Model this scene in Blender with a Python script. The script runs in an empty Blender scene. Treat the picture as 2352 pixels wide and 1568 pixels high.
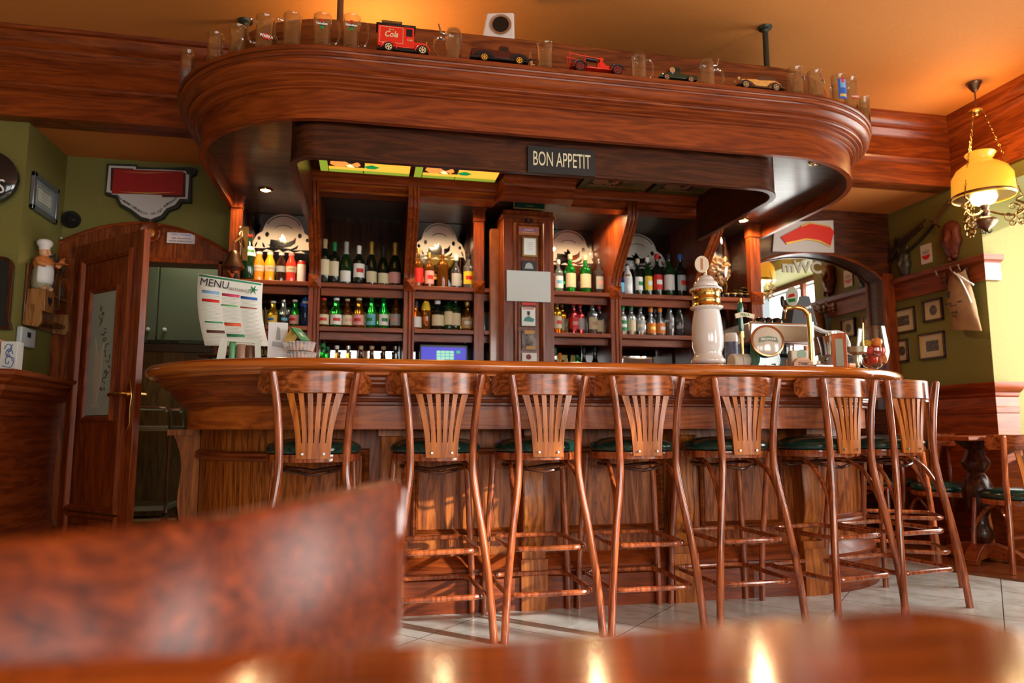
import bpy, bmesh, math, random
from mathutils import Vector, Matrix
from math import pi, sin, cos, radians as R_
random.seed(7)
S = bpy.context.scene
COL = S.collection
# ------------------------------------------------------------------ camera
FPX, HORIZON, YAW, ROLL, EYE = 1640.0, 985.0, 11.5, -0.1, 0.85
_p = math.atan((HORIZON-784)/FPX); _y = R_(YAW)
_F = Vector((sin(_y)*cos(_p), cos(_y)*cos(_p), sin(_p)))
_Rt = Vector((cos(_y), -sin(_y), 0)); _U = _Rt.cross(_F); _r = R_(ROLL)
CR = _Rt*cos(_r)+_U*sin(_r); CU = _U*cos(_r)-_Rt*sin(_r); CF = _F
CO = Vector((0, 0, EYE))
cam = bpy.data.cameras.new('camera'); camo = bpy.data.objects.new('camera', cam); COL.objects.link(camo)
camo.matrix_world = Matrix(((CR.x, CU.x, -CF.x, 0), (CR.y, CU.y, -CF.y, 0), (CR.z, CU.z, -CF.z, EYE), (0, 0, 0, 1)))
cam.sensor_width = 36; cam.lens = FPX/2352*36; cam.clip_start = 0.02
cam.dof.use_dof = True; cam.dof.focus_distance = 3.1; cam.dof.aperture_fstop = 2.0
S.camera = camo
def ray(x, y): return CF + CR*((x-1176)/FPX) + CU*((784-y)/FPX)
def PX(x, y, v): r = ray(x, y); return CO + r*(v/r.x)
def PY(x, y, v): r = ray(x, y); return CO + r*(v/r.y)
def PZ(x, y, v): r = ray(x, y); return CO + r*((v-EYE)/r.z)
def proj(p):
    q = Vector(p)-CO; d = q.dot(CF); return 1176+FPX*q.dot(CR)/d, 784-FPX*q.dot(CU)/d
# ------------------------------------------------------------------ world, sun, big lights, exposure
W = bpy.data.worlds.new('world'); S.world = W; W.use_nodes = True
W.node_tree.nodes['Background'].inputs[0].default_value = (0.85, 0.93, 1, 1)
W.node_tree.nodes['Background'].inputs[1].default_value = 1.0
S.view_settings.view_transform = 'Standard'; S.view_settings.look = 'None'
S.view_settings.gamma = 1; S.view_settings.exposure = 0.0; S.view_settings.use_curve_mapping = False
try:
    S.cycles.max_bounces = 10; S.cycles.glossy_bounces = 5; S.cycles.transmission_bounces = 8; S.cycles.transparent_max_bounces = 12
    S.cycles.sample_clamp_indirect = 6; S.cycles.use_denoising = True; S.cycles.caustics_refractive = False; S.cycles.caustics_reflective = False
except Exception: pass
def lamp(name, kind, loc, energy, color, **k):
    l = bpy.data.lights.new(name, kind); l.energy = energy; l.color = color
    o = bpy.data.objects.new(name, l); COL.objects.link(o); o.location = loc
    tgt = k.pop('to', None)
    for a, b in k.items(): setattr(l, a, b)
    if tgt: o.rotation_euler = (Vector(tgt)-Vector(loc)).to_track_quat('-Z', 'Y').to_euler()
    return o
sun = lamp('sun', 'SUN', (0, 0, 6), 9.0, (1, .94, .84), angle=R_(1.0), to=(-4.2, 3.9, 4.3))
# daylight in the window openings (right-hand niche window, two windows behind the camera)
DAY = (1.0, .96, .90)
lamp('window_daylight', 'AREA', (4.88, 3.15, 1.62), 120, DAY, shape='RECTANGLE', size=1.8, size_y=1.65, to=(0, 3.15, 1.62))
lamp('window_daylight', 'AREA', (4.88, -1.2, 1.62), 290, DAY, shape='RECTANGLE', size=2.6, size_y=1.65, to=(0, -1.2, 1.62))
lamp('window_daylight', 'AREA', (-.62, -3.34, 1.75), 32, DAY, shape='RECTANGLE', size=.86, size_y=1.5, to=(-.62, 3, 1.5))
lamp('window_daylight', 'AREA', (.45, -3.34, 1.75), 32, DAY, shape='RECTANGLE', size=.86, size_y=1.5, to=(.45, 3, 1.5))
lamp('window_daylight', 'AREA', (2.4, -3.34, 1.75), 115, DAY, shape='RECTANGLE', size=1.9, size_y=1.5, to=(2.4, 3, 1.5))
lamp('store_fill', 'AREA', (-1.3, 5.65, 2.5), 5, (1, .92, .75), shape='DISK', size=.3, to=(-1.3, 5.6, 0))  # unseen fill light added to brighten the store room
# warm lamp on the canopy roof, washing the ceiling
lamp('canopy_uplight', 'AREA', (.0, 3.72, 2.60), 8, (1, .62, .28), shape='DISK', size=.16, to=(.12, 3.74, 3.2))
# ------------------------------------------------------------------ materials
MATS = {}
def _new(name):
    m = bpy.data.materials.new(name); m.use_nodes = True
    return m, m.node_tree.nodes, m.node_tree.links, m.node_tree.nodes['Principled BSDF']
def mat(name, col, rough=.5, metal=0, emit=0, ecol=None, trans=0, ior=1.45, coat=0, alpha=1, bump=0, bscale=40, var=0, spec=None):
    if name in MATS: return MATS[name]
    m, N, L, B = _new(name)
    B.inputs['Base Color'].default_value = (*col, 1); B.inputs['Roughness'].default_value = rough
    B.inputs['Metallic'].default_value = metal; B.inputs['IOR'].default_value = ior
    B.inputs['Transmission Weight'].default_value = trans; B.inputs['Coat Weight'].default_value = coat
    B.inputs['Coat Roughness'].default_value = .08
    B.inputs['Alpha'].default_value = alpha
    if spec is not None: B.inputs['Specular IOR Level'].default_value = spec
    if emit: B.inputs['Emission Color'].default_value = (*(ecol or col), 1); B.inputs['Emission Strength'].default_value = emit
    if bump or var:
        tc = N.new('ShaderNodeTexCoord'); n = N.new('ShaderNodeTexNoise'); n.inputs['Scale'].default_value = bscale; n.inputs['Detail'].default_value = 5
        L.new(tc.outputs['Object'], n.inputs['Vector'])
        if bump:
            b = N.new('ShaderNodeBump'); b.inputs['Strength'].default_value = bump; b.inputs['Distance'].default_value = .01
            L.new(n.outputs['Fac'], b.inputs['Height']); L.new(b.outputs['Normal'], B.inputs['Normal'])
        if var:
            r = N.new('ShaderNodeValToRGB'); r.color_ramp.elements[0].position = .3; r.color_ramp.elements[1].position = .7
            r.color_ramp.elements[0].color = (*[c*(1-var) for c in col], 1); r.color_ramp.elements[1].color = (*[min(1, c*(1+var)) for c in col], 1)
            L.new(n.outputs['Fac'], r.inputs[0]); L.new(r.outputs[0], B.inputs['Base Color'])
    MATS[name] = m; return m
def wood(name, dark, mid, light, axis='X', uv=False, rough=.36, coat=.10, scale=1.0, fig=1.0, spec=.34):
    """grain runs along the given object axis (or along u of the sweep)"""
    if name in MATS: return MATS[name]
    m, N, L, B = _new(name)
    tc = N.new('ShaderNodeTexCoord'); mp = N.new('ShaderNodeMapping'); oi = N.new('ShaderNodeObjectInfo')
    add = N.new('ShaderNodeVectorMath'); add.operation = 'ADD'; sc = N.new('ShaderNodeVectorMath'); sc.operation = 'SCALE'
    sc.inputs[0].default_value = (3.1, 5.7, 7.3); L.new(oi.outputs['Random'], sc.inputs['Scale'])
    L.new(tc.outputs['UV' if uv else 'Object'], add.inputs[0]); L.new(sc.outputs[0], add.inputs[1]); L.new(add.outputs[0], mp.inputs['Vector'])
    s = {'X': (1, 9, 9), 'Y': (9, 1, 9), 'Z': (9, 9, 1)}['X' if uv else axis]
    mp.inputs['Scale'].default_value = tuple(v*scale for v in s)
    n1 = N.new('ShaderNodeTexNoise'); n1.inputs['Scale'].default_value = 1.3; n1.inputs['Detail'].default_value = 4; n1.inputs['Distortion'].default_value = 1.2*fig
    n2 = N.new('ShaderNodeTexNoise'); n2.inputs['Scale'].default_value = 9; n2.inputs['Detail'].default_value = 6
    L.new(mp.outputs[0], n1.inputs['Vector']); L.new(mp.outputs[0], n2.inputs['Vector'])
    w = N.new('ShaderNodeMath'); w.operation = 'MULTIPLY'; w.inputs[1].default_value = 9; L.new(n1.outputs['Fac'], w.inputs[0])
    fr = N.new('ShaderNodeMath'); fr.operation = 'PINGPONG'; fr.inputs[1].default_value = 1; L.new(w.outputs[0], fr.inputs[0])
    mx = N.new('ShaderNodeMix'); mx.data_type = 'FLOAT'; mx.inputs[0].default_value = .62; L.new(fr.outputs[0], mx.inputs[2]); L.new(n2.outputs['Fac'], mx.inputs[3])
    r = N.new('ShaderNodeValToRGB'); e = r.color_ramp.elements; e[0].position = .22; e[1].position = .75
    e[0].color = (*dark, 1); e[1].color = (*light, 1); k = e.new(.48); k.color = (*mid, 1)
    L.new(mx.outputs[0], r.inputs[0]); L.new(r.outputs[0], B.inputs['Base Color'])
    bp = N.new('ShaderNodeBump'); bp.inputs['Strength'].default_value = .12; bp.inputs['Distance'].default_value = .003
    L.new(n2.outputs['Fac'], bp.inputs['Height']); L.new(bp.outputs['Normal'], B.inputs['Normal'])
    B.inputs['Roughness'].default_value = rough; B.inputs['Coat Weight'].default_value = coat; B.inputs['Coat Roughness'].default_value = .12; B.inputs['Specular IOR Level'].default_value = spec
    MATS[name] = m; return m
OAK = ((.060, .011, .002), (.16, .033, .005), (.26, .062, .010))
RED = ((.11, .017, .003), (.19, .034, .005), (.28, .056, .008))
ORG = ((.16, .040, .008), (.40, .12, .022), (.60, .22, .05))
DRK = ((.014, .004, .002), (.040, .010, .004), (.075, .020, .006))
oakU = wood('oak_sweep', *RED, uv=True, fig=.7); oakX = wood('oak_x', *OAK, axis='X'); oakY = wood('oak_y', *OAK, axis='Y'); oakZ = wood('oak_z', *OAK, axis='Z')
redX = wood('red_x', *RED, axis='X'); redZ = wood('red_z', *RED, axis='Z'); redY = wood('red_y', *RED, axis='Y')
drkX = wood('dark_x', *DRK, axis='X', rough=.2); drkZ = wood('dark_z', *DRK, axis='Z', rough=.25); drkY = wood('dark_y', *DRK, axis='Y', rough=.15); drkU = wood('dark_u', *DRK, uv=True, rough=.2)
topU = wood('bartop_u', (.26, .05, .007), (.42, .10, .012), (.56, .16, .022), uv=True, rough=.12, coat=1, fig=.5)
railW = wood('rail_wood', (.10, .020, .006), (.26, .062, .013), (.42, .12, .03), axis='X', rough=.22, scale=1.3)
splatW = wood('splat_wood', (.20, .048, .005), (.36, .098, .008), (.50, .150, .014), axis='Z', rough=.3, scale=1.0)
legW = wood('leg_wood', (.10, .018, .006), (.26, .055, .014), (.42, .11, .03), axis='Z', rough=.2, coat=.8)
black = mat('black', (.008, .008, .008), .3); chrome = mat('chrome', (.75, .76, .78), .12, 1); steel = mat('steel', (.55, .56, .57), .28, 1)
brass = mat('brass', (.70, .44, .14), .2, 1); antbr = mat('antique_brass', (.30, .18, .06), .35, 1); bronze = mat('bronze', (.22, .13, .08), .35, 1)
white = mat('white', (.82, .83, .82), .45); cream = mat('cream', (.78, .72, .55), .5); paper = mat('paper', (.80, .83, .82), .7)

def thin_glass(name, tint, ior=1.5, k=1.0):
    m, N, L, B = _new(name); N.remove(B); out = N['Material Output']
    tr = N.new('ShaderNodeBsdfTransparent'); tr.inputs[0].default_value = (*tint, 1); g = N.new('ShaderNodeBsdfGlossy'); g.inputs['Roughness'].default_value = .04
    fr = N.new('ShaderNodeLayerWeight'); fr.inputs[0].default_value = .22; mx = N.new('ShaderNodeMixShader'); pw = N.new('ShaderNodeMath'); pw.operation = 'MINIMUM'; pw.inputs[1].default_value = .55; mu = N.new('ShaderNodeMath'); mu.operation = 'MULTIPLY_ADD'; mu.inputs[1].default_value = k; mu.inputs[2].default_value = .06
    L.new(fr.outputs[1], mu.inputs[0]); L.new(mu.outputs[0], pw.inputs[0]); L.new(pw.outputs[0], mx.inputs[0]); L.new(tr.outputs[0], mx.inputs[1]); L.new(g.outputs[0], mx.inputs[2]); L.new(mx.outputs[0], out.inputs[0]); MATS[name] = m; return m
glass = thin_glass('clear_glass', (.93, .95, .94)); mirror = mat('mirror', (.72, .74, .74), .02, 1)
pane = mat('window_glass', (.9, .95, 1), .0, alpha=.06)
green = mat('wall_green', (.165, .150, .033), .75, bump=.05, bscale=60, var=.05)
ceilm = mat('ceiling_orange', (.60, .22, .045), .8, bump=.03, bscale=50, var=.04)
leather = mat('green_leather', (.003, .032, .024), .25, coat=.3, bump=.1, bscale=90)
frost = mat('frosted_glass', (.74, .70, .62), .6); warm_on = mat('bulb_on', (1, .8, .45), .4, emit=40, ecol=(1, .68, .3))
rubber = mat('rubber', (.01, .01, .01), .7); gold = mat('gold_paint', (.62, .42, .10), .35, .6)
# ------------------------------------------------------------------ mesh builder
class MB:
    def __init__(s): s.v = []; s.f = []; s.uv = {}
    def add(s, vs, fs, M=None, uvs=None):
        b = len(s.v)
        s.v += [(M @ Vector(v)) if M else Vector(v) for v in vs]
        for k, f in enumerate(fs):
            if uvs: s.uv[len(s.f)] = uvs[k]
            s.f.append([b+i for i in f])
        return s
    def box(s, x0, x1, y0, y1, z0, z1, M=None):
        vs = [(x, y, z) for x in (x0, x1) for y in (y0, y1) for z in (z0, z1)]
        return s.add(vs, [(0, 1, 3, 2), (4, 6, 7, 5), (0, 4, 5, 1), (2, 3, 7, 6), (0, 2, 6, 4), (1, 5, 7, 3)], M)
    def cbox(s, c, d, M=None): return s.box(c[0]-d[0]/2, c[0]+d[0]/2, c[1]-d[1]/2, c[1]+d[1]/2, c[2]-d[2]/2, c[2]+d[2]/2, M)
    def prism(s, poly, h0, h1, plane='XY', M=None):
        n = len(poly)
        def q(a, b, h): return {'XY': (a, b, h), 'XZ': (a, h, b), 'YZ': (h, a, b)}[plane]
        vs = [q(a, b, h0) for a, b in poly]+[q(a, b, h1) for a, b in poly]
        return s.add(vs, [list(range(n)), list(range(2*n-1, n-1, -1))]+[(i, (i+1) % n, n+(i+1) % n, n+i) for i in range(n)], M)
    def tube(s, pts, r, n=10, closed=False, M=None, caps=True, sq=None):
        pts = [Vector(p) for p in pts]; k = len(pts); rs = r if isinstance(r, (list, tuple)) else [r]*k
        T = []
        for i in range(k):
            a = pts[(i-1) % k] if (closed or i > 0) else pts[i]; b = pts[(i+1) % k] if (closed or i < k-1) else pts[i]
            T.append((b-a).normalized())
        up = Vector((0, 0, 1)) if abs(T[0].z) < .9 else Vector((1, 0, 0))
        nx = T[0].cross(up).normalized(); vs = []
        for i in range(k):
            nx = (nx-T[i]*nx.dot(T[i])).normalized(); ny = T[i].cross(nx)
            for j in range(n):
                a = 2*pi*j/n; vs.append(pts[i]+nx*cos(a)*rs[i]+ny*sin(a)*rs[i]*(sq or 1))
        fs = [(i*n+j, i*n+(j+1) % n, ((i+1) % k)*n+(j+1) % n, ((i+1) % k)*n+j) for i in range(k if closed else k-1) for j in range(n)]
        if caps and not closed: fs += [list(range(n-1, -1, -1)), list(range((k-1)*n, k*n))]
        return s.add(vs, fs, M)
    def lathe(s, prof, n=20, c=(0, 0, 0), M=None, a0=0, a1=2*pi, sx=1, sy=1):
        full = abs(a1-a0-2*pi) < 1e-6; m = n if full else n+1; vs = []
        for r, z in prof:
            for j in range(m):
                a = a0+(a1-a0)*j/n; vs.append((c[0]+r*cos(a)*sx, c[1]+r*sin(a)*sy, c[2]+z))
        fs = [(i*m+j, i*m+(j+1) % m, (i+1)*m+(j+1) % m, (i+1)*m+j) for i in range(len(prof)-1) for j in range(m if full else n)]
        if full:
            if prof[0][0] > 1e-4: fs.append(list(range(m-1, -1, -1)))
            if prof[-1][0] > 1e-4: fs.append(list(range((len(prof)-1)*m, len(prof)*m)))
        return s.add(vs, fs, M)
    def cyl(s, c, r, h, n=20, M=None): return s.lathe([(r, 0), (r, h)], n, c, M)
    def sph(s, c, r, n=12, M=None, sx=1, sy=1, sz=1):
        return s.lathe([(max(1e-5, r*sin(pi*i/n)), -r*cos(pi*i/n)*sz) for i in range(n+1)], n*2, c, M, sx=sx, sy=sy)
    def sweep(s, paths, profz):
        """paths: list of point lists (one per profile station), profz: z per station; grain u along the run"""
        n = len(paths[0]); vs = []; U = [0]
        for i in range(1, n): U.append(U[-1]+(Vector(paths[0][i])-Vector(paths[0][i-1])).length)
        for p, z in zip(paths, profz): vs += [(a[0], a[1], z) for a in p]
        V = [0]
        for k in range(1, len(paths)):
            a = Vector((*paths[k][n//2], profz[k])); b = Vector((*paths[k-1][n//2], profz[k-1])); V.append(V[-1]+(a-b).length)
        fs = []; uvs = []
        for k in range(len(paths)-1):
            for i in range(n-1):
                fs.append((k*n+i, k*n+i+1, (k+1)*n+i+1, (k+1)*n+i)); uvs.append([(U[i], V[k]), (U[i+1], V[k]), (U[i+1], V[k+1]), (U[i], V[k+1])])
        return s.add(vs, fs, None, uvs)
    def build(s, name, m, parent=None, world=False, smooth=35, bevel=0, solid=0, sub=0, label=None):
        off = Vector((0, 0, 0)); q_ = parent if world else None
        while q_: off += q_.location; q_ = q_.parent
        me = bpy.data.meshes.new(name); me.from_pydata([v-off for v in s.v], [], s.f); me.update()
        if s.uv:
            ul = me.uv_layers.new(name='UVMap')
            for p in me.polygons:
                q = s.uv.get(p.index)
                if q:
                    for li, c in zip(p.loop_indices, q): ul.data[li].uv = c
        bm = bmesh.new(); bm.from_mesh(me); bmesh.ops.recalc_face_normals(bm, faces=bm.faces)
        if solid < 0: bmesh.ops.reverse_faces(bm, faces=bm.faces)
        bm.to_mesh(me); bm.free()
        if smooth:
            me.polygons.foreach_set('use_smooth', [True]*len(me.polygons)); me.set_sharp_from_angle(angle=R_(smooth))
        me.materials.append(m); o = bpy.data.objects.new(name, me); COL.objects.link(o)
        if parent: o.parent = parent
        if solid > 0: q = o.modifiers.new('t', 'SOLIDIFY'); q.thickness = solid; q.offset = 0
        if bevel: q = o.modifiers.new('b', 'BEVEL'); q.width = bevel; q.segments = 2; q.limit_method = 'ANGLE'; q.angle_limit = R_(40)
        if sub: q = o.modifiers.new('s', 'SUBSURF'); q.levels = sub; q.render_levels = sub
        if label: o['label'] = label
        return o
def tag(o, label, cat, group=None):
    o['label'] = label; o['category'] = cat
    if group: o['group'] = group
    return o
def thing(name, label, cat, loc=(0, 0, 0), rz=0, group=None):
    o = bpy.data.objects.new(name, None); COL.objects.link(o); o.location = loc; o.rotation_euler = (0, 0, rz); o.empty_display_size = .05
    return tag(o, label, cat, group)
def struct(o): o['kind'] = 'structure'; return o
def dup(root, loc, rz=0, label=None, group=None, scale=None):
    r = root.copy(); COL.objects.link(r); r.location = loc; r.rotation_euler = (0, 0, rz)
    if label: r['label'] = label
    if group: r['group'] = group
    if scale: r.scale = scale
    for ch in list(root.children):
        c = ch.copy(); COL.objects.link(c); c.parent = r
        for g in list(ch.children):
            d = g.copy(); COL.objects.link(d); d.parent = c
    return r
def curve_mb(splines, depth, M=None):
    """filled flat outline with holes -> MB in local XY, depth along Z"""
    cu = bpy.data.curves.new('c', 'CURVE'); cu.dimensions = '2D'; cu.fill_mode = 'BOTH'; cu.extrude = depth/2
    for sp in splines:
        q = cu.splines.new('POLY'); q.points.add(len(sp)-1); q.use_cyclic_u = True
        for i, (x, y) in enumerate(sp): q.points[i].co = (x, y, 0, 1)
    return _curve2mb(cu, M)
def _curve2mb(cu, M):
    o = bpy.data.objects.new('c', cu); COL.objects.link(o); dg = bpy.context.evaluated_depsgraph_get(); me = bpy.data.meshes.new_from_object(o.evaluated_get(dg))
    b = MB(); b.add([v.co for v in me.vertices], [list(p.vertices) for p in me.polygons], M)
    bpy.data.objects.remove(o); bpy.data.curves.remove(cu); bpy.data.meshes.remove(me); return b
def text_mb(t, size, M, depth=.001, sx=1, shear=0, bold=0, align='CENTER'):
    cu = bpy.data.curves.new('t', 'FONT'); cu.body = t; cu.size = size; cu.extrude = depth/2; cu.align_x = align; cu.align_y = 'CENTER'; cu.shear = shear; cu.offset = bold
    cu.resolution_u = 3
    return _curve2mb(cu, M @ Matrix.Diagonal((sx, 1, 1, 1)))
def FRONT(c, rz=0): return Matrix.Translation(c) @ Matrix.Rotation(rz, 4, 'Z') @ Matrix.Rotation(pi/2, 4, 'X')      # text facing -Y
def arc(cx, cy, r, a0, a1, n): return [(cx+r*cos(a0+(a1-a0)*i/n), cy+r*sin(a0+(a1-a0)*i/n)) for i in range(n+1)]
def smoothpts(pts, n=4):
    """Catmull-Rom through the points"""
    P = [Vector(p) for p in pts]; P = [2*P[0]-P[1]]+P+[2*P[-1]-P[-2]]; out = []
    for i in range(1, len(P)-2):
        for j in range(n):
            t = j/n; out.append(.5*((2*P[i])+(P[i+1]-P[i-1])*t+(2*P[i-1]-5*P[i]+4*P[i+1]-P[i+2])*t*t+(3*P[i]-P[i-1]-3*P[i+1]+P[i+2])*t**3))
    out.append(P[-2]); return out
# ================================================================== ROOM
CZ = 3.085; LZ = 2.61; BX = 4.2                     # ceilings, right wall
def marble():
    m, N, L, B = _new('floor_tiles')
    tc = N.new('ShaderNodeTexCoord'); mp = N.new('ShaderNodeMapping'); mp.inputs['Rotation'].default_value = (0, 0, R_(45)); L.new(tc.outputs['Object'], mp.inputs['Vector'])
    br = N.new('ShaderNodeTexBrick'); br.offset = 0; br.inputs['Scale'].default_value = 1; br.inputs['Brick Width'].default_value = .667; br.inputs['Row Height'].default_value = .333
    br.inputs['Mortar Size'].default_value = .0022; br.inputs['Color1'].default_value = (.62, .65, .64, 1); br.inputs['Color2'].default_value = (.56, .59, .57, 1); br.inputs['Mortar'].default_value = (.07, .06, .05, 1)
    L.new(mp.outputs[0], br.inputs['Vector'])
    n = N.new('ShaderNodeTexNoise'); n.inputs['Scale'].default_value = 5; n.inputs['Detail'].default_value = 8; n.inputs['Distortion'].default_value = 1.5; L.new(tc.outputs['Object'], n.inputs['Vector'])
    r = N.new('ShaderNodeValToRGB'); r.color_ramp.elements[0].position = .3; r.color_ramp.elements[1].position = .6; r.color_ramp.elements[0].color = (.72, .68, .60, 1); r.color_ramp.elements[1].color = (1, 1, 1, 1); L.new(n.outputs['Fac'], r.inputs[0])
    mx = N.new('ShaderNodeMix'); mx.data_type = 'RGBA'; mx.blend_type = 'MULTIPLY'; mx.inputs[0].default_value = 1; L.new(br.outputs['Color'], mx.inputs[6]); L.new(r.outputs[0], mx.inputs[7])
    L.new(mx.outputs[2], B.inputs['Base Color']); B.inputs['Roughness'].default_value = .22; return m
tiles = marble()
struct(MB().box(-3.6, 5, -3.4, 6.6, -.1, 0).build('floor', tiles))
struct(MB().box(-3.5, -.98, 3.95, 6.4, 0, .18).build('floor_raised', mat('raised_floor', (.42, .34, .16), .5)))
struct(MB().box(3.45, 4.2, 3.75, 5.1, 0, .012).prism([(3.45, 3.75), (3.62, 3.42), (4.7, 3.2), (4.7, 4.1), (4.2, 4.1), (4.2, 3.75)], 0, .012).build('floor_wood_strip', mat('wood_floor', (.16, .045, .012), .25, coat=.4, var=.3, bscale=6)))
struct(MB().box(-3.6, 5, -3.4, 4.45, CZ, CZ+.1).build('ceiling', ceilm))
struct(MB().box(-3.6, 5, 4.45, 6.6, LZ, LZ+.1).build('ceiling_lower', ceilm))
# right wall with pier, window niches
w = MB(); w.prism([(4.2, 4.12), (4.85, 4.12), (4.85, 4.3), (4.3, 4.3), (4.3, 5.25), (4.2, 5.25)], 0, CZ+.05)
w.box(4.2, 5, -3.4, 4.12, 2.5, CZ+.05); w.box(4.2, 4.85, .2, 2.1, 0, 2.5)
w.box(4.70, 4.8, 2.1, 4.12, 0, .75); w.box(4.7, 4.8, -2.6, .2, 0, .75); w.box(4.2, 4.75, -3.4, -2.6, 0, 2.5)
struct(w.build('wall_right', green, smooth=0))
# rear wall with openings (behind the camera)
w = MB(); zz = [(-3.5, -1.1), (-.15, -.05), (.95, 1.4), (3.4, 4.75)]
for a, b in zz: w.box(a, b, -3.3, -3.2, 0, CZ)
for a, b in [(-1.1, -.15), (-.05, .95), (1.4, 3.4)]: w.box(a, b, -3.3, -3.2, 0, .95); w.box(a, b, -3.3, -3.2, 2.5, CZ)
struct(w.build('wall_rear', green, smooth=0))
struct(MB().box(-3.6, -3.5, -3.3, 6.4, 0, CZ).build('wall_left', green))
struct(MB().prism([(-3.5, 4.40), (-1.935, 4.40), (-1.935, 5.04), (-2.03, 5.04), (-2.03, 4.50), (-3.5, 4.50)], 0, LZ+.05).build('wall_chimney', green, smooth=0))
w = MB(); w.box(-1.934, -1.86, 4.93, 5.05, 0, LZ+.05); w.box(-.97, -.86, 4.93, 5.2, 0, LZ+.1); w.box(-1.86, -.97, 4.93, 5.05, 2.02, LZ+.1); w.box(-.9, 4.3, 5.13, 5.25, 0, LZ+.1)
struct(w.build('wall_back', green, smooth=0))
# store room behind the door
w = MB(); w.box(-2.6, -.4, 6.25, 6.35, .18, LZ); w.box(-2.6, -2.5, 5.05, 6.3, .18, LZ); w.box(-.5, -.4, 5.25, 6.3, .18, LZ)
struct(w.build('wall_store', mat('store_wall', (.22, .24, .15), .7)))
# bulkhead beam + mouldings, front face at Y=4.37
def mould_x(name, x0, x1, y, prof, m, ex=0):
    b = MB(); b.sweep([[(x0, y-o), ((x0+x1)/2, y-o), (x1, y-o)] for o, z in prof], [z for o, z in prof]); return b.build(name, m)
CORN = [(0, LZ-.007), (.03, LZ-.005), (.03, LZ+.15), (.04, LZ+.155), (.055, LZ+.165), (.06, LZ+.18), (.045, LZ+.19), (.04, LZ+.2), (.04, LZ+.33), (.05, LZ+.335), (.06, LZ+.35), (.075, LZ+.36), (.085, LZ+.375), (.08, LZ+.39), (.10, LZ+.40), (.12, LZ+.42), (.125, LZ+.435), (.13, LZ+.45), (.15, LZ+.455), (.155, LZ+.474), (0, LZ+.4745)]
b = MB(); b.sweep([[(-3.5, 4.34-o), (0, 4.34-o), (BX-o, 4.34-o)] for o, z in CORN], [z for o, z in CORN])
struct(b.build('trim_1', oakU)); struct(MB().box(-3.5, 4.19, 4.32, 4.46, LZ-.006, CZ).build('trim_2', oakX))
b = MB(); b.sweep([[(BX-o, 4.34-o), (BX-o, 2), (BX-o, -3.2)] for o, z in CORN], [z for o, z in CORN]); struct(b.build('trim_3', oakU))
# picture rail and wainscot on right wall, wrapped on to the pier
RAILP = [(0, 1.87), (.02, 1.87), (.022, 1.99), (.03, 2.0), (.05, 2.01), (.055, 2.03), (.06, 2.045), (0, 2.046)]
def wrap(name, prof, m, xe):
    b = MB(); b.sweep([[(BX-o, 5.12), (BX-o, 4.6), (BX-o, 4.12-o), (BX+.1, 4.12-o), (xe, 4.12-o)] for o, z in prof], [z for o, z in prof]); return struct(b.build(name, m, smooth=25))
wrap('trim_4', RAILP, redX and wood('trim_u', *RED, uv=True), 4.31)
WAIN = [(.02, 0), (.03, 0), (.03, .12), (.02, .14), (.02, .95), (.028, .955), (.03, .99), (.022, 1.0), (.022, 1.06), (.035, 1.07), (.04, 1.09), (.06, 1.105), (.075, 1.12), (.085, 1.135), (.09, 1.16), (0, 1.161)]
wrap('trim_5', WAIN, MATS['trim_u'], 4.36)
# niche window: frame, mullions, glass
def window(n, y0, y1, z0, z1, x, alongx=False):
    fr = MB(); t = .06
    def bx(a0, a1, c0, c1, d=.06):
        if alongx: fr.box(a0, a1, x-d/2, x+d/2, c0, c1)
        else: fr.box(x-d/2, x+d/2, a0, a1, c0, c1)
    bx(y0, y0+t, z0, z1); bx(y1-t, y1, z0, z1); bx(y0, y1, z0, z0+t); bx(y0, y1, z1-t, z1)
    k = max(1, round((y1-y0)/.95))
    for i in range(1, k): c = y0+(y1-y0)*i/k; bx(c-.03, c+.03, z0, z1, .05)
    o = struct(fr.build('window_%d' % n, redZ, bevel=.004))
    g = MB()
    if alongx: g.box(y0+t, y1-t, x-.003, x+.003, z0+t, z1-t)
    else: g.box(x-.003, x+.003, y0+t, y1-t, z0+t, z1-t)
    g.build('pane', pane, o); return o
window(1, 2.2, 4.10, .75, 2.5, 4.74); window(2, -2.6, .2, .75, 2.45, 4.74)
window(3, -1.1, -.15, .95, 2.5, -3.25, True); window(4, -.05, .95, .95, 2.5, -3.25, True); window(5, 1.4, 3.4, .95, 2.5, -3.25, True)
# ---- mantel / chimney cabinet at far left
t = thing('mantel_cabinet', 'tall dark wooden mantel cabinet with moulded cornice against the chimney breast, far left', 'cabinet', (-2.5, 4.1, .18))
MC = [(0, 0), (.03, 0), (.03, .09), (.015, .12), (0, .13), (0, .74), (.01, .745), (.01, .83), (.03, .84), (.04, .86), (.06, .875), (.065, .90), (.09, .915), (.10, .93), (.13, .945), (.135, .965), (-.2, .966)]
x1, yf = -1.86, 4.12
b = MB(); b.sweep([[(-3.4, yf-o), (-2.6, yf-o), (x1+o, yf-o), (x1+o, 4.5), (x1+o, 4.9)] for o, z in MC], [z+.18 for o, z in MC]); b.build('body', MATS['trim_u'], t, True, smooth=25)
b = MB()
for xa, xb in ((-2.12, -1.875), (-3.3, -3.05)): b.box(xa, xb, yf-.025, yf, .32, .91)
b.build('pilaster', redZ, t, True, bevel=.006)
MB().box(-3.4, x1+.13, yf-.13, 4.37, 1.14, 1.155).build('mantel_shelf', redX, t, True, bevel=.004)
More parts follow.
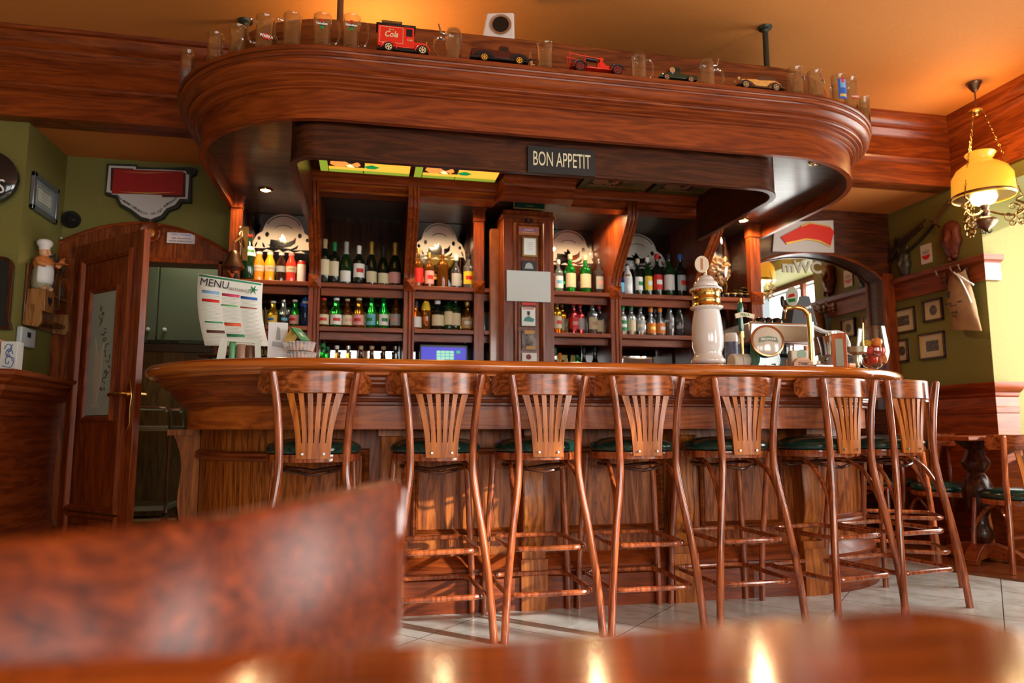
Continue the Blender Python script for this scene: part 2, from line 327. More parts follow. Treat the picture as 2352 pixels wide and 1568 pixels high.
# ================================================================== DOOR
dz = .18
a = MB(); hx0, hx1 = -1.97, -.90
pts = [(hx0, 1.93)]+[(hx0+(hx1-hx0)*i/16, 2.0+.18*(1-(2*i/16-1)**2)) for i in range(17)]+[(hx1, 1.93)]
a.prism(pts, 4.90, 4.95, 'XZ'); a.box(hx0, hx0+.15, 4.90, 4.95, dz, 1.94); a.box(hx1-.05, hx1, 4.90, 4.95, dz, 1.94)
fr = struct(a.build('door_1', oakZ, bevel=.004))
b = MB(); b.box(hx0+.15, hx0+.18, 4.885, 5.05, dz, 1.95); b.box(hx1-.075, hx1-.05, 4.885, 5.05, dz, 1.95); b.box(hx0+.15, hx1-.05, 4.885, 5.05, 1.925, 1.955); b.build('door_lining', redZ, fr, bevel=.004)
b = MB(); b.tube([(x, 4.9, z) for x, z in pts], .012, 6); b.build('arch_moulding', redX, fr)
# door leaf, local x along the leaf from the hinge
t = thing('door_leaf', 'open wooden panelled door with an etched glass pane and brass lever handle', 'door', (-1.80, 4.88, dz), R_(-44))
DW, DH = .75, 1.82
b = MB(); b.box(0, .10, -.02, .02, 0, DH); b.box(DW-.10, DW, -.02, .02, 0, DH); b.box(.1, DW-.1, -.02, .02, 0, .12); b.box(.1, DW-.1, -.02, .02, DH-.12, DH); b.box(.1, DW-.1, -.012, .012, .12, DH-.12)
b.build('leaf', redZ, t, bevel=.003)
def frame_mb(x0, x1, z0, z1, y, w_=.03, d=.016, B=None):
    B = B or MB(); pr = [(0, 0), (0, d*.7), (w_*.25, d), (w_*.5, d*.75), (w_*.6, d*.9), (w_*.85, d*.35), (w_, 0)]
    vs = []; 
    for o, h in pr: vs += [(x0+o, y-h, z0+o), (x1-o, y-h, z0+o), (x1-o, y-h, z1-o), (x0+o, y-h, z1-o)]
    B.add(vs, [(k*4+i, k*4+(i+1) % 4, (k+1)*4+(i+1) % 4, (k+1)*4+i) for k in range(len(pr)-1) for i in range(4)]); return B
B = frame_mb(.095, DW-.095, .2, DH-.1, -.02, .035, .022); frame_mb(.21, DW-.21, .72, 1.52, -.014, .035, .022, B); frame_mb(.095, DW-.095, .05, .19, -.02, .03, .015, B); B.build('panel_moulding', redZ, t, smooth=25)
dgm = mat('etched_pane', (.33, .38, .33), .35); MB().box(.245, DW-.245, -.022, -.014, .755, 1.485).build('glass_pane', dgm, t)
b = MB(); random.seed(4)
for k in range(46):
    u = random.random(); x = .40+.05*sin(u*5)+random.uniform(-.025, .03); z = .88+u*.52; a = random.uniform(0, pi); l = .016
    b.prism([(x-l*cos(a), z-l*sin(a)), (x+.004*sin(a), z-.004*cos(a)), (x+l*cos(a), z+l*sin(a)), (x-.004*sin(a), z+.004*cos(a))], -.0235, -.022, 'XZ')
b.build('vine_etching', mat('etch_dark', (.07, .06, .04), .5), t)
b = MB(); b.prism([(.30, .80), (.39, .80), (.375, .82), (.355, .84), (.385, .93), (.40, 1.18), (.34, 1.10), (.30, 1.22), (.305, .93), (.335, .84), (.315, .82)], -.0235, -.022, 'XZ'); b.build('glass_etching', mat('etch_light', (.45, .40, .30), .5), t)
hd = MB(); hd.prism([(DW-.07, .70), (DW-.045, .66), (DW-.02, .70), (DW-.025, .80), (DW-.015, .86), (DW-.03, .92), (DW-.045, .96), (DW-.06, .92), (DW-.075, .86), (DW-.065, .80)], -.028, -.02, 'XZ'); hp = hd.build('handle_plate', brass, t, bevel=.002)
h = MB(); h.tube([(DW-.045, -.025, .87), (DW-.045, -.07, .87), (DW-.07, -.078, .87), (DW-.15, -.075, .872), (DW-.17, -.07, .866)], [.009, .009, .008, .008, .011], 8); h.sph((DW-.045, -.03, .87), .016); h.tube([(DW-.045, .025, .87), (DW-.045, .07, .87), (DW-.15, .075, .87)], .008, 8); h.build('lever', brass, hp)
# store cupboards and panel seen through the doorway
t = thing('wall_cupboard', 'grey green wall cupboard with two doors in the store room', 'cupboard', (-1.3, 6.0, 1.65)); cg = mat('cupboard_grey', (.13, .15, .085), .5)
MB().box(-2.2, -.6, 5.96, 6.24, 1.52, 2.25).build('carcass', cg, t, True)
for xa, xb in ((-2.05, -1.62), (-1.61, -1.08)): d = MB().box(xa, xb, 5.94, 5.96, 1.54, 2.22).build('door', cg, t, True, bevel=.004); k = MB().sph((xb-.05 if xa < -2 else xa+.06, 5.925, 1.62), .016).build('knob', white, d, True); 
MB().box(-1.07, -.95, 5.93, 5.96, 1.54, 2.22).build('end_panel', mat('pale_green', (.30, .42, .30), .5), t, True)
t = thing('store_counter', 'tall brown wood panelled cabinet below the grey cupboard', 'cabinet', (-1.4, 6.0, .18)); MB().box(-2.3, -.55, 5.97, 6.24, .2, 1.45).build('panel', wood('brown_panel', (.11, .052, .015), (.20, .10, .03), (.26, .14, .04), axis='Z', rough=.5, coat=0), t, True); MB().box(-2.3, -.55, 5.93, 6.24, 1.45, 1.51).build('top_rail', mat('rail_brown', (.05, .022, .01), .5), t, True)
c = PY(376, 783, 5.96); b = MB().box(c.x-.11, c.x+.11, 5.955, 5.968, c.z-.035, c.z+.035); o = b.build('plate', mat('sign_black', (.012, .012, .012), .4), None); o.name = 'name_plate'; tag(o, 'small black door plate on the brown store cabinet', 'sign'); text_mb('MAGAZYN', .05, FRONT((c.x, 5.953, c.z))).build('lettering', mat('dim_gold', (.16, .12, .05), .5), o)
# trolley
t = thing('trolley', 'chrome framed serving trolley with black castors standing behind the open door', 'trolley', (-1.42, 5.5, .18)); X0, X1, Y0, Y1 = -1.95, -1.33, 5.35, 5.75
for y in (Y0, Y1): MB().tube(smoothpts([(X0, y, .28), (X0, y, .93), (X0+.03, y, .98), (X0+.08, y, 1.0), (X1-.08, y, 1.0), (X1-.03, y, .98), (X1, y, .93), (X1, y, .28)], 3), .012, 8).build('frame', chrome, t, True)
for z in (.30, .84): MB().box(X0, X1, Y0, Y1, z, z+.035).build('shelf', mat('trolley_shelf', (.42, .42, .28), .35), t, True, bevel=.004)
for x in (X0, X1):
    for y in (Y0, Y1): o = MB().tube([(x-.014, y, .235), (x+.014, y, .235)], .052, 16).build('castor', rubber, t, True); MB().cyl((x, y, .24), .012, .06, 8).box(x-.02, x+.02, y-.01, y+.01, .24, .29).build('castor_fork', chrome, t, True)
# ================================================================== BACK BAR
YF, YB = 4.70, 5.10
S1, S2, CT = 1.795, 1.505, 1.08
bb = thing('back_bar', 'tall wooden back bar with mirrored bays, fluted pilasters and bottle shelves', 'shelving', (.95, 4.9, 0))
def part(mb, n, m, **k): return mb.build(n, m, bb, True, **k)
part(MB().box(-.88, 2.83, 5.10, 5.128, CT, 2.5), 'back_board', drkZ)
part(MB().box(-.88, 2.83, 4.55, 5.10, CT-.04, CT), 'counter_top', redX, bevel=.005)
part(MB().box(-.86, 2.81, 4.60, 5.10, 0.02, CT-.04), 'base_cabinet', redZ)
PIL = [(-.845, .065, 'f'), (-.345, .07, 'b'), (.262, .07, 'b'), (.73, .065, 'f'), (1.70, .075, 'b'), (2.33, .075, 'b'), (2.79, .085, 'f')]
def flute(b, xc, w_, yfun, z0, z1, n=14):
    """fluted board: 3 grooves; yfun(z) front position"""
    k = 12; zs = [z0+(z1-z0)*i/n for i in range(n+1)]; vs = []
    for z in zs:
        for j in range(k+1):
            u = j/k; g = .006*max(0, sin(u*pi*6)) if .12 < u < .88 else 0
            vs.append((xc+(u-.5)*w_, yfun(z)+g, z))
    b.add(vs, [(i*(k+1)+j, i*(k+1)+j+1, (i+1)*(k+1)+j+1, (i+1)*(k+1)+j) for i in range(n) for j in range(k)])
def yprof(z):
    if z < 1.83: return YF
    u = min(1, (z-1.83)/.47); return YF-.37*(u*u*(3-2*u))
for i, (x, w_, kd) in enumerate(PIL):
    b = MB()
    if kd == 'f':
        b.box(x-w_/2, x+w_/2, YF, YF+.05, CT, 2.35); flute(b, x, w_, lambda z: YF-.001, 1.14, 1.74, 1); flute(b, x, w_, lambda z: YF-.001, 1.86, 2.26, 1)
        b.box(x-w_/2-.006, x+w_/2+.006, YF-.012, YF+.05, 2.26, 2.335); b.box(x-w_/2-.014, x+w_/2+.014, YF-.02, YF+.05, 2.335, 2.35)
    else:
        n = 24; zs = [CT+(2.44-CT)*j/n for j in range(n+1)]
        b.prism([(YB, CT), (YB, 2.44)]+[(yprof(z)+.004, z) for z in reversed(zs)], x-w_/2+.005, x+w_/2-.005, 'YZ')
        flute(b, x, w_, lambda z: yprof(z)-.004, 1.10, 2.40, 40)
    part(b, 'pilaster', redZ, smooth=40)
    b = MB(); h = .045; zc = 1.80; b.add([(x-w_/2-.004, YF-.012, zc-h), (x+w_/2+.004, YF-.012, zc-h), (x+w_/2+.004, YF-.012, zc+h), (x-w_/2-.004, YF-.012, zc+h), (x, YF-.045, zc)], [(0, 1, 4), (1, 2, 4), (2, 3, 4), (3, 0, 4)]); b.box(x-w_/2-.004, x+w_/2+.004, YF-.012, YF+.03, zc-h, zc+h)
    part(b, 'diamond_block', redX, smooth=0)
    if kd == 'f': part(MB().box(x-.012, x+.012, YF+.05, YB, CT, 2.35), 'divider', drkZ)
BAYS = [(-.81, -.38), (-.31, .227), (.297, .697), (.763, .86), (1.21, 1.662), (1.738, 2.292), (2.368, 2.747)]
for i, (xa, xb) in enumerate(BAYS):
    for z in (S1, S2):
        b = MB(); b.box(xa, xb, YF+.012, YB, z-.022, z); b.box(xa, xb, YF-.002, YF+.014, z-.026, z+.003); b.box(xa, xb, YF+.06, YF+.075, z-.075, z-.022)
        part(b, 'shelf', redX, bevel=.003)
    if i != 3: part(MB().box(xa+.004, xb-.004, 5.094, 5.1, CT+.01, S1-.08), 'mirror_panel', mirror)
    if i in (0, 2, 4, 5, 6): part(MB().box(xa+.004, xb-.004, 5.094, 5.1, S1+.005, 2.345), 'mirror_panel', mat('smoked_mirror', (.25, .25, .26), .06, 1))
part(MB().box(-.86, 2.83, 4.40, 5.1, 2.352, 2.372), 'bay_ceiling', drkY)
# frosted arch decoration
def arch_splines():
    out = arc(0, 0, .165, 0, pi, 28); L = [(-.165, 0)]; 
    outer = [(.245, -.09), (.235, -.02), (.205, .03), (.165, .055)]+[(.158*cos(a), .055+.13*sin(a)) for a in [pi*i/24 for i in range(2, 23)]]+[(-.165, .055), (-.205, .03), (-.235, -.02), (-.245, -.09)]
    bot = [(-.20, -.075), (-.16, -.09), (-.13, -.07), (-.07, -.085), (-.03, -.07), (0, -.088), (.04, -.072), (.09, -.088), (.14, -.072), (.18, -.09)]
    H = []
    H.append([(.137*cos(a), .062+.105*sin(a)) for a in [pi*(.14+.72*i/20) for i in range(21)]]+[(.147*cos(a), .06+.115*sin(a)) for a in [pi*(.86-.72*i/20) for i in range(21)]])
    for sx in (-1, 1):
        H.append([(sx*(.128+.015*cos(a)), .035+.018*sin(a)) for a in [2*pi*i/12 for i in range(12)]])
        H.append([(sx*(.188+.013*cos(a)), .005+.014*sin(a)) for a in [2*pi*i/12 for i in range(12)]])
        H.append([(sx*.205, -.02), (sx*.218, -.04), (sx*.222, -.065), (sx*.212, -.055), (sx*.200, -.03)])
    H.append([(.08*cos(a), .058+.05*sin(a)) for a in [pi*(.2+.6*i/12) for i in range(13)]]+[(.08*cos(a), .052+.05*sin(a)) for a in [pi*(.8-.6*i/12) for i in range(13)]])
    H.append([(-.03, -.005), (-.045, .02), (-.02, .01), (-.01, .040), (.012, .015), (.02, -.005), (.0, -.02)])
    H.append([(-.12, .03), (-.10, 0), (-.105, -.04), (-.075, -.06), (-.10, -.055), (-.125, -.03)])
    H.append([(-.06, -.055), (-.04, -.035), (0, -.04), (.04, -.01), (.075, .0), (.10, .025), (.095, -.02), (.06, -.045), (.0, -.058)])
    H.append([(-.165, -.02), (-.15, -.035), (-.14, -.05), (-.145, -.065), (-.16, -.05)]); H.append([(.06, -.062), (.09, -.05), (.12, -.03), (.11, -.06), (.08, -.07)])
    return [outer+bot]+H
sp = arch_splines(); ARCHX = [-.595, .497, 1.475, 2.02, 2.56]
for k, ax in enumerate(ARCHX):
    xa, xb = BAYS[[0, 2, 4, 5, 6][k]]; lim = min(1.0, (xb-xa-.01)/.49)
    M = Matrix.Translation((ax, 5.0925, 2.165)) @ Matrix.Rotation(pi/2, 4, 'X') @ Matrix.Diagonal((lim, 1, 1, 1))
    part(curve_mb(sp, .002, M), 'etched_arch', frost, smooth=0)
# header cornice inside the canopy recess
HD = [(4.47, 2.292), (4.36, 2.292), (4.36, 2.305), (4.352, 2.31), (4.345, 2.322), (4.335, 2.33), (4.335, 2.342), (4.325, 2.348), (4.318, 2.362), (4.308, 2.37), (4.300, 2.378), (4.295, 2.385), (4.285, 2.388), (4.285, 2.402), (4.47, 2.403)]
b = MB(); b.sweep([[(-.40, y), (.78, y), (.80, y-.14), (1.26, y-.14), (1.28, y), (2.2, y), (2.38, y)] for y, z in HD], [z for y, z in HD]); part(b, 'header_cornice', oakU, smooth=30)
# centre column
b = MB(); b.box(.862, 1.205, 4.52, 5.1, 0.02, 2.30); part(b, 'column', redZ, bevel=.004)
B = frame_mb(.93, 1.135, 1.10, 2.215, 4.52, .035, .02); part(B, 'column_frame', oakZ, smooth=25)
b = MB(); b.prism([(.85, 4.50), (1.217, 4.50), (1.217, 4.6), (.85, 4.6)], 2.24, 2.262); part(b, 'column_cap', redX, bevel=.004)
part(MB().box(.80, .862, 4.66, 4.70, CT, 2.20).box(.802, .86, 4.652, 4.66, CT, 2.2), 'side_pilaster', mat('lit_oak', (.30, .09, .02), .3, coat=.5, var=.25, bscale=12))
# ================================================================== CANOPY AND BAR (one shared plan: rounded front corners)
def stad(r, cl=-.15, cr=2.13, cy=3.96, yl=5.1, yr=5.1, rl=None, rr=None, n=18, cyr=None):
    """open plan line: left side, left corner, front, right corner, right side"""
    rl = r if rl is None else rl; rr = r if rr is None else rr; cyr = cy if cyr is None else cyr
    p = []
    if yl is not None: p += [(cl-rl, yl-(yl-cy)*i/3) for i in range(3)]
    p += arc(cl, cy, rl, pi, 1.5*pi, n)
    p += [(cl+(cr-cl)*i/6, cy-rl+(cyr-rr-cy+rl)*i/6) for i in range(1, 6)]
    p += arc(cr, cyr, rr, 1.5*pi, 2*pi, n)
    if yr is not None: p += [(cr+rr, cyr+(yr-cyr)*i/3) for i in range(1, 4)]
    return p
cn = thing('bar_canopy', 'large suspended wooden canopy with rounded moulded cornice hanging over the bar', 'canopy', (1, 4.1, 2.1))
def ring(prof, m, name, par, smooth=30, fn=stad, **k):
    b = MB(); b.sweep([fn(r, **k) for r, z in prof], [z for r, z in prof]); return b.build(name, m, par, True, smooth=smooth)
CP = [(.64, 2.551), (.855, 2.553), (.862, 2.548), (.862, 2.538), (.855, 2.533), (.848, 2.532), (.846, 2.526), (.852, 2.522), (.853, 2.515), (.848, 2.509), (.842, 2.507), (.840, 2.500), (.846, 2.494), (.846, 2.485), (.838, 2.474), (.824, 2.464), (.812, 2.460), (.806, 2.459), (.806, 2.453), (.809, 2.448), (.806, 2.442), (.796, 2.438), (.790, 2.437), (.790, 2.430), (.780, 2.426), (.774, 2.425), (.774, 2.418), (.764, 2.412), (.755, 2.410), (.755, 2.402), (.74, 2.401)]
ring(CP, oakU, 'cornice', cn, 24)
ring([(.74, 2.401), (.74, 2.27), (.745, 2.268), (.745, 2.258), (.715, 2.258), (.715, 2.36)], oakU, 'fascia', cn)
ring([(.64, 2.55), (.64, 2.80), (.635, 2.807), (.615, 2.807), (.61, 2.80), (.61, 2.55)], wood('parapet_u', (.07, .016, .005), (.17, .04, .009), (.26, .07, .016), uv=True, fig=.8), 'parapet', cn)
INN = dict(cl=-.25, cr=1.98, cy=3.43, cyr=3.50, yl=4.33, yr=4.33)
def inn(o): return stad(0, rl=.13-o, rr=.20-o, **INN)
def bridge(pa, pb, z):
    b = MB(); n = len(pa); b.add([(x, y, z) for x, y in pa]+[(x, y, z) for x, y in pb], [(i, i+1, n+i+1, n+i) for i in range(n-1)]); return b
pa, pb = stad(.72), inn(0)
b = bridge(pa, pb, 2.35); b.add([(-.87, 5.1, 2.35), (-.38, 4.33, 2.35), (-.38, 5.1, 2.35)], [(0, 1, 2)]); b.add([(2.85, 5.1, 2.35), (2.18, 4.33, 2.35), (2.18, 5.1, 2.35)], [(0, 1, 2)])
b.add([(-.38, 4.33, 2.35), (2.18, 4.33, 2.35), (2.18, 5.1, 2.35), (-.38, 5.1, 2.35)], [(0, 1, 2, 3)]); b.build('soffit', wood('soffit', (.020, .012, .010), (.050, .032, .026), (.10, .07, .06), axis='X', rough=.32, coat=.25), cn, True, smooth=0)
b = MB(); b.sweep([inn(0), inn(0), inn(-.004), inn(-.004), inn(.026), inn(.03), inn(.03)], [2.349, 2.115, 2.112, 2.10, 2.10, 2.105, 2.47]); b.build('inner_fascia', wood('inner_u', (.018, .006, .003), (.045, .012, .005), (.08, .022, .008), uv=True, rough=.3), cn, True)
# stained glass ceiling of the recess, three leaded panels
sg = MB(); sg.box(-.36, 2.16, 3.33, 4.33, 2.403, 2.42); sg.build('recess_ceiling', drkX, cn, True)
def quad(b, x0, x1, y0, y1, z): b.box(x0, x1, y0, y1, z-.002, z)
YL = mat('glass_yellow', (.75, .48, .08), .4, emit=1.15, ecol=(1, .46, .045)); GL = mat('glass_green', (.2, .4, .04), .4, emit=.75, ecol=(.36, .46, .04)); OL = mat('glass_orange', (.8, .25, .05), .4, emit=1.1, ecol=(1, .30, .06)); DG = mat('glass_dkgreen', (.0, .2, .05), .4, emit=.6, ecol=(.0, .42, .10)); CL = mat('glass_cream', (.8, .7, .4), .4, emit=1.2, ecol=(1, .85, .45))  # emission in the panes stands in for light shining through from above
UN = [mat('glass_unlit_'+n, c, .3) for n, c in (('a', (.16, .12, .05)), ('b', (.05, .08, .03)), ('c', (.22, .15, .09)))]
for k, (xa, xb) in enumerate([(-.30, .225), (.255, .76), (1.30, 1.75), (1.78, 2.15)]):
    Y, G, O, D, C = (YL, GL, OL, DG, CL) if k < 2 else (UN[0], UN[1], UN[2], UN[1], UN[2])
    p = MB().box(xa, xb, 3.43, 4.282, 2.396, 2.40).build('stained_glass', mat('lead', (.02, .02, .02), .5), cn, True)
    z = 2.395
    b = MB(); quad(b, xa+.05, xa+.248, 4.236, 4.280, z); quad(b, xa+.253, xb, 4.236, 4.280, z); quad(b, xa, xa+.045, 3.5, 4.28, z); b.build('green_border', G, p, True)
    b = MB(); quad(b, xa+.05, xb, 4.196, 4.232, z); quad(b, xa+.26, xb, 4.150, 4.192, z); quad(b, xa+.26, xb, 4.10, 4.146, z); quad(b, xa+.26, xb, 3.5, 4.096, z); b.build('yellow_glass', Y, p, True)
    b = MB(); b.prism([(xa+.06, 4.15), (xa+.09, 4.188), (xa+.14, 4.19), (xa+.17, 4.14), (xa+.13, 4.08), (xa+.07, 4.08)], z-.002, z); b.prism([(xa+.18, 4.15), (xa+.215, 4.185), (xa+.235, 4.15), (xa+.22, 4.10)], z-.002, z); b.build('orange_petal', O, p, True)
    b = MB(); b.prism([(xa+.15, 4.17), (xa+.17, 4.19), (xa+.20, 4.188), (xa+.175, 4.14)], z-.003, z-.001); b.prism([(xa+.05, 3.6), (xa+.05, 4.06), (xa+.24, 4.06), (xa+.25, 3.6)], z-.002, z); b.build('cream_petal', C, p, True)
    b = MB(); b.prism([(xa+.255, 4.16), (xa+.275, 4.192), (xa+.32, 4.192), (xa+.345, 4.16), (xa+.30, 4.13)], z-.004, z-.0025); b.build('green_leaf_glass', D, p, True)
# canopy hanger poles
pole_m = mat('pole_brown', (.12, .05, .02), .4); pole_d = mat('pole_dark', (.03, .032, .02), .4)
for x, y, m, lb in ((-.172, 3.44, pole_m, 'brown canopy hanger pole rising to the ceiling beside the mugs'), (2.146, 3.406, pole_d, 'dark iron canopy hanger pole at the right, above the wooden toy car'), (-.70, 3.911, pole_d, 'dark pole top with flange on the ceiling, left, behind the canopy parapet')):
    t = thing('hanger_pole', lb, 'pole', (x, y, 2.552)); MB().cyl((0, 0, 0), .016, CZ-2.552, 14).build('pole', m, t); MB().lathe([(.016, -.03), (.02, -.02), (.035, -.012), (.04, 0)], 16, (0, 0, CZ-2.552)).build('flange', pole_d, t)
# spotlights in the soffit
SP = [((610, 270), 0, 'unlit chrome spotlight in the canopy soffit, front left corner'), ((1875, 372), 0, 'unlit brass spotlight in the silvery right corner of the canopy soffit'),
      ((610, 435), 1, 'glowing spotlight above the leftmost bottle bay'), ((1030, 460), 1, 'glowing spotlight above the whisky bay'), ((1357, 481), 1, 'glowing spotlight just right of the centre column'), ((1708, 505), 1, 'glowing spotlight nearest the mirrored arch')]
for (px, py), on, lb in SP:
    c = PZ(px, py, 2.35); t = thing('spotlight', lb, 'spotlight', (c.x, c.y, 2.35))
    MB().lathe([(.040, 0), (.044, -.003), (.043, -.008), (.034, -.010), (.031, -.004)], 24).build('bezel', mat('bezel_warm', (.6, .45, .2), .25, 1) if not on else brass, t)
    MB().lathe([(.0001, -.012), (.018, -.010), (.030, -.004)], 20).build('bulb', warm_on if on else mat('bulb_off', (.5, .5, .5), .1, .9), t)
    if on:
        l = lamp('spot_lamp', 'SPOT', (c.x, c.y, 2.33), 26, (1, .66, .34), spot_size=R_(165), spot_blend=.3, shadow_soft_size=.03, to=(c.x, c.y+.08, 0)); 
# BON APPETIT sign
c0, c1 = PY(1212, 340, 3.285), PY(1367, 402, 3.285)
b = MB(); b.box(c0.x, c1.x, 3.282, 3.297, 2.098, 2.232); o = b.build('sign_board', mat('slate', (.006, .010, .013), .4)); tag(o, 'small black BON APPETIT sign on the inner canopy beam', 'sign')
text_mb('BON APPETIT', .104, FRONT(((c0.x+c1.x)/2, 3.280, 2.166)), sx=.47, bold=.0004).build('lettering', mat('sign_cream', (.62, .60, .42), .6), o)
# ---------------- bar counter
br = thing('bar_counter', 'long curved wooden bar counter with bullnose top, panels and fluted brackets', 'bar', (1, 4.0, 0))
BT = [(.30, 1.147), (.90, 1.147), (.918, 1.144), (.93, 1.134), (.934, 1.12), (.93, 1.106), (.918, 1.097), (.90, 1.093), (.888, 1.09), (.885, 1.08)]
def bp(r, yl=4.35, yr=4.9): return stad(r, yl=yl, yr=yr)
b = MB(); b.sweep([bp(r) for r, z in BT], [z for r, z in BT]); n = len(bp(.5)); o = b.build('counter_top', topU, br, True, smooth=60)
BM = [(.885, 1.08), (.87, 1.076), (.862, 1.07), (.862, 1.06), (.85, 1.052), (.842, 1.05), (.842, 1.043), (.83, 1.04), (.815, 1.03), (.806, 1.012), (.80, 1.005), (.795, 1.004), (.795, .995), (.787, .992), (.787, .984), (.779, .98), (.775, .973), (.765, .97), (.76, .968), (.76, .958), (.748, .955), (.735, .953)]
b = MB(); b.sweep([bp(r) for r, z in BM], [z for r, z in BM]); b.build('cornice', oakU, br, True, smooth=24)
b = MB(); b.sweep([bp(r, 4.25) for r in (.735, .735, .70, .60)], [.953, .85, .85, .85]); b.build('fascia', wood('fascia_u', (.19, .036, .006), (.34, .072, .009), (.46, .115, .016), uv=True), br, True)
b = MB(); b.sweep([bp(r) for r in (.30, .30, .885)], [1.147, 1.08, 1.08]); b.build('inner_edge', drkU, br, True)
BODY = dict(cl=-.166, cr=2.30, cy=4.2, yl=4.30, yr=4.9)
BP = [(.775, 0), (.775, .15), (.768, .155), (.755, .165), (.752, .175), (.765, .182), (.765, .195), (.75, .215), (.735, .235), (.725, .245), (.72, .25)]
ring(BP, oakU, 'plinth', br, 24, **BODY)
b = MB(); p_ = stad(.70, **BODY); b.sweep([p_, p_], [.24, .86]); n = len(p_)
oakV = wood('oak_panel', (.09, .018, .003), (.26, .062, .009), (.42, .12, .018), axis='Z', fig=1.6)
b.build('front_panel', oakV, br, True)
for xa, xb in ((-.13, .02), (.22, .76), (.96, 1.5), (1.7, 2.18)):
    frame_mb(xa, xb, .34, .76, 3.50, .035, .022).build('panel_frame', oakX, br, True, smooth=25)
# curved side rail mouldings on the rounded ends
def sub(a0, a1, cx, prof, name):
    b = MB(); b.sweep([arc(cx, 4.2, r, a0, a1, 14) for r, z in prof], [z for r, z in prof]); b.build(name, oakU, br, True, smooth=24)
RM = [(.70, .0), (.725, .005), (.73, .015), (.722, .025), (.728, .035), (.715, .045), (.70, .047)]
sub(pi, 1.5*pi-.05, -.166, [(r, z+.70) for r, z in RM], 'curved_moulding'); sub(1.5*pi+.12, 2*pi, 2.30, [(r, z+.34) for r, z in RM], 'curved_moulding')
def bracket(x, y=3.50, M=None, w_=.105):
    b = MB(); k = 14; zs = [.27+.58*i/18 for i in range(19)]
    def yy(z): u = (z-.27)/.58; return -.045-.10*(.5-.5*cos(pi*u))-.035*sin(2*pi*u)
    vs = []
    for z in zs:
        for j in range(k+1):
            u = j/k; g = .008*abs(sin(u*pi*5)) if .1 < u < .9 else 0; vs.append(((u-.5)*w_, yy(z)+g, z))
    b.add(vs, [(i*(k+1)+j, i*(k+1)+j+1, (i+1)*(k+1)+j+1, (i+1)*(k+1)+j) for i in range(18) for j in range(k)], M)
    b.prism([(0, .27)]+[(yy(z), z) for z in zs]+[(0, .85)], -w_/2, w_/2, 'YZ', M)
    b.box(-w_/2-.012, w_/2+.012, -.10, 0, 0, .235, M); b.box(-w_/2-.005, w_/2+.005, -.085, 0, .235, .27, M); b.box(-w_/2-.01, w_/2+.01, -.165, 0, .82, .85, M)
    return b.build('bracket', wood('bracket_wood', (.15, .036, .006), (.34, .095, .013), (.50, .16, .025), axis='Z'), br, True, smooth=30)
for x in (.12, .80, 1.575, 2.29): bracket(x, M=Matrix.Translation((x, 3.50, 0)))
bracket(0, M=Matrix.Translation((-.866, 4.18, 0)) @ Matrix.Rotation(-pi/2, 4, 'Z'), w_=.13)
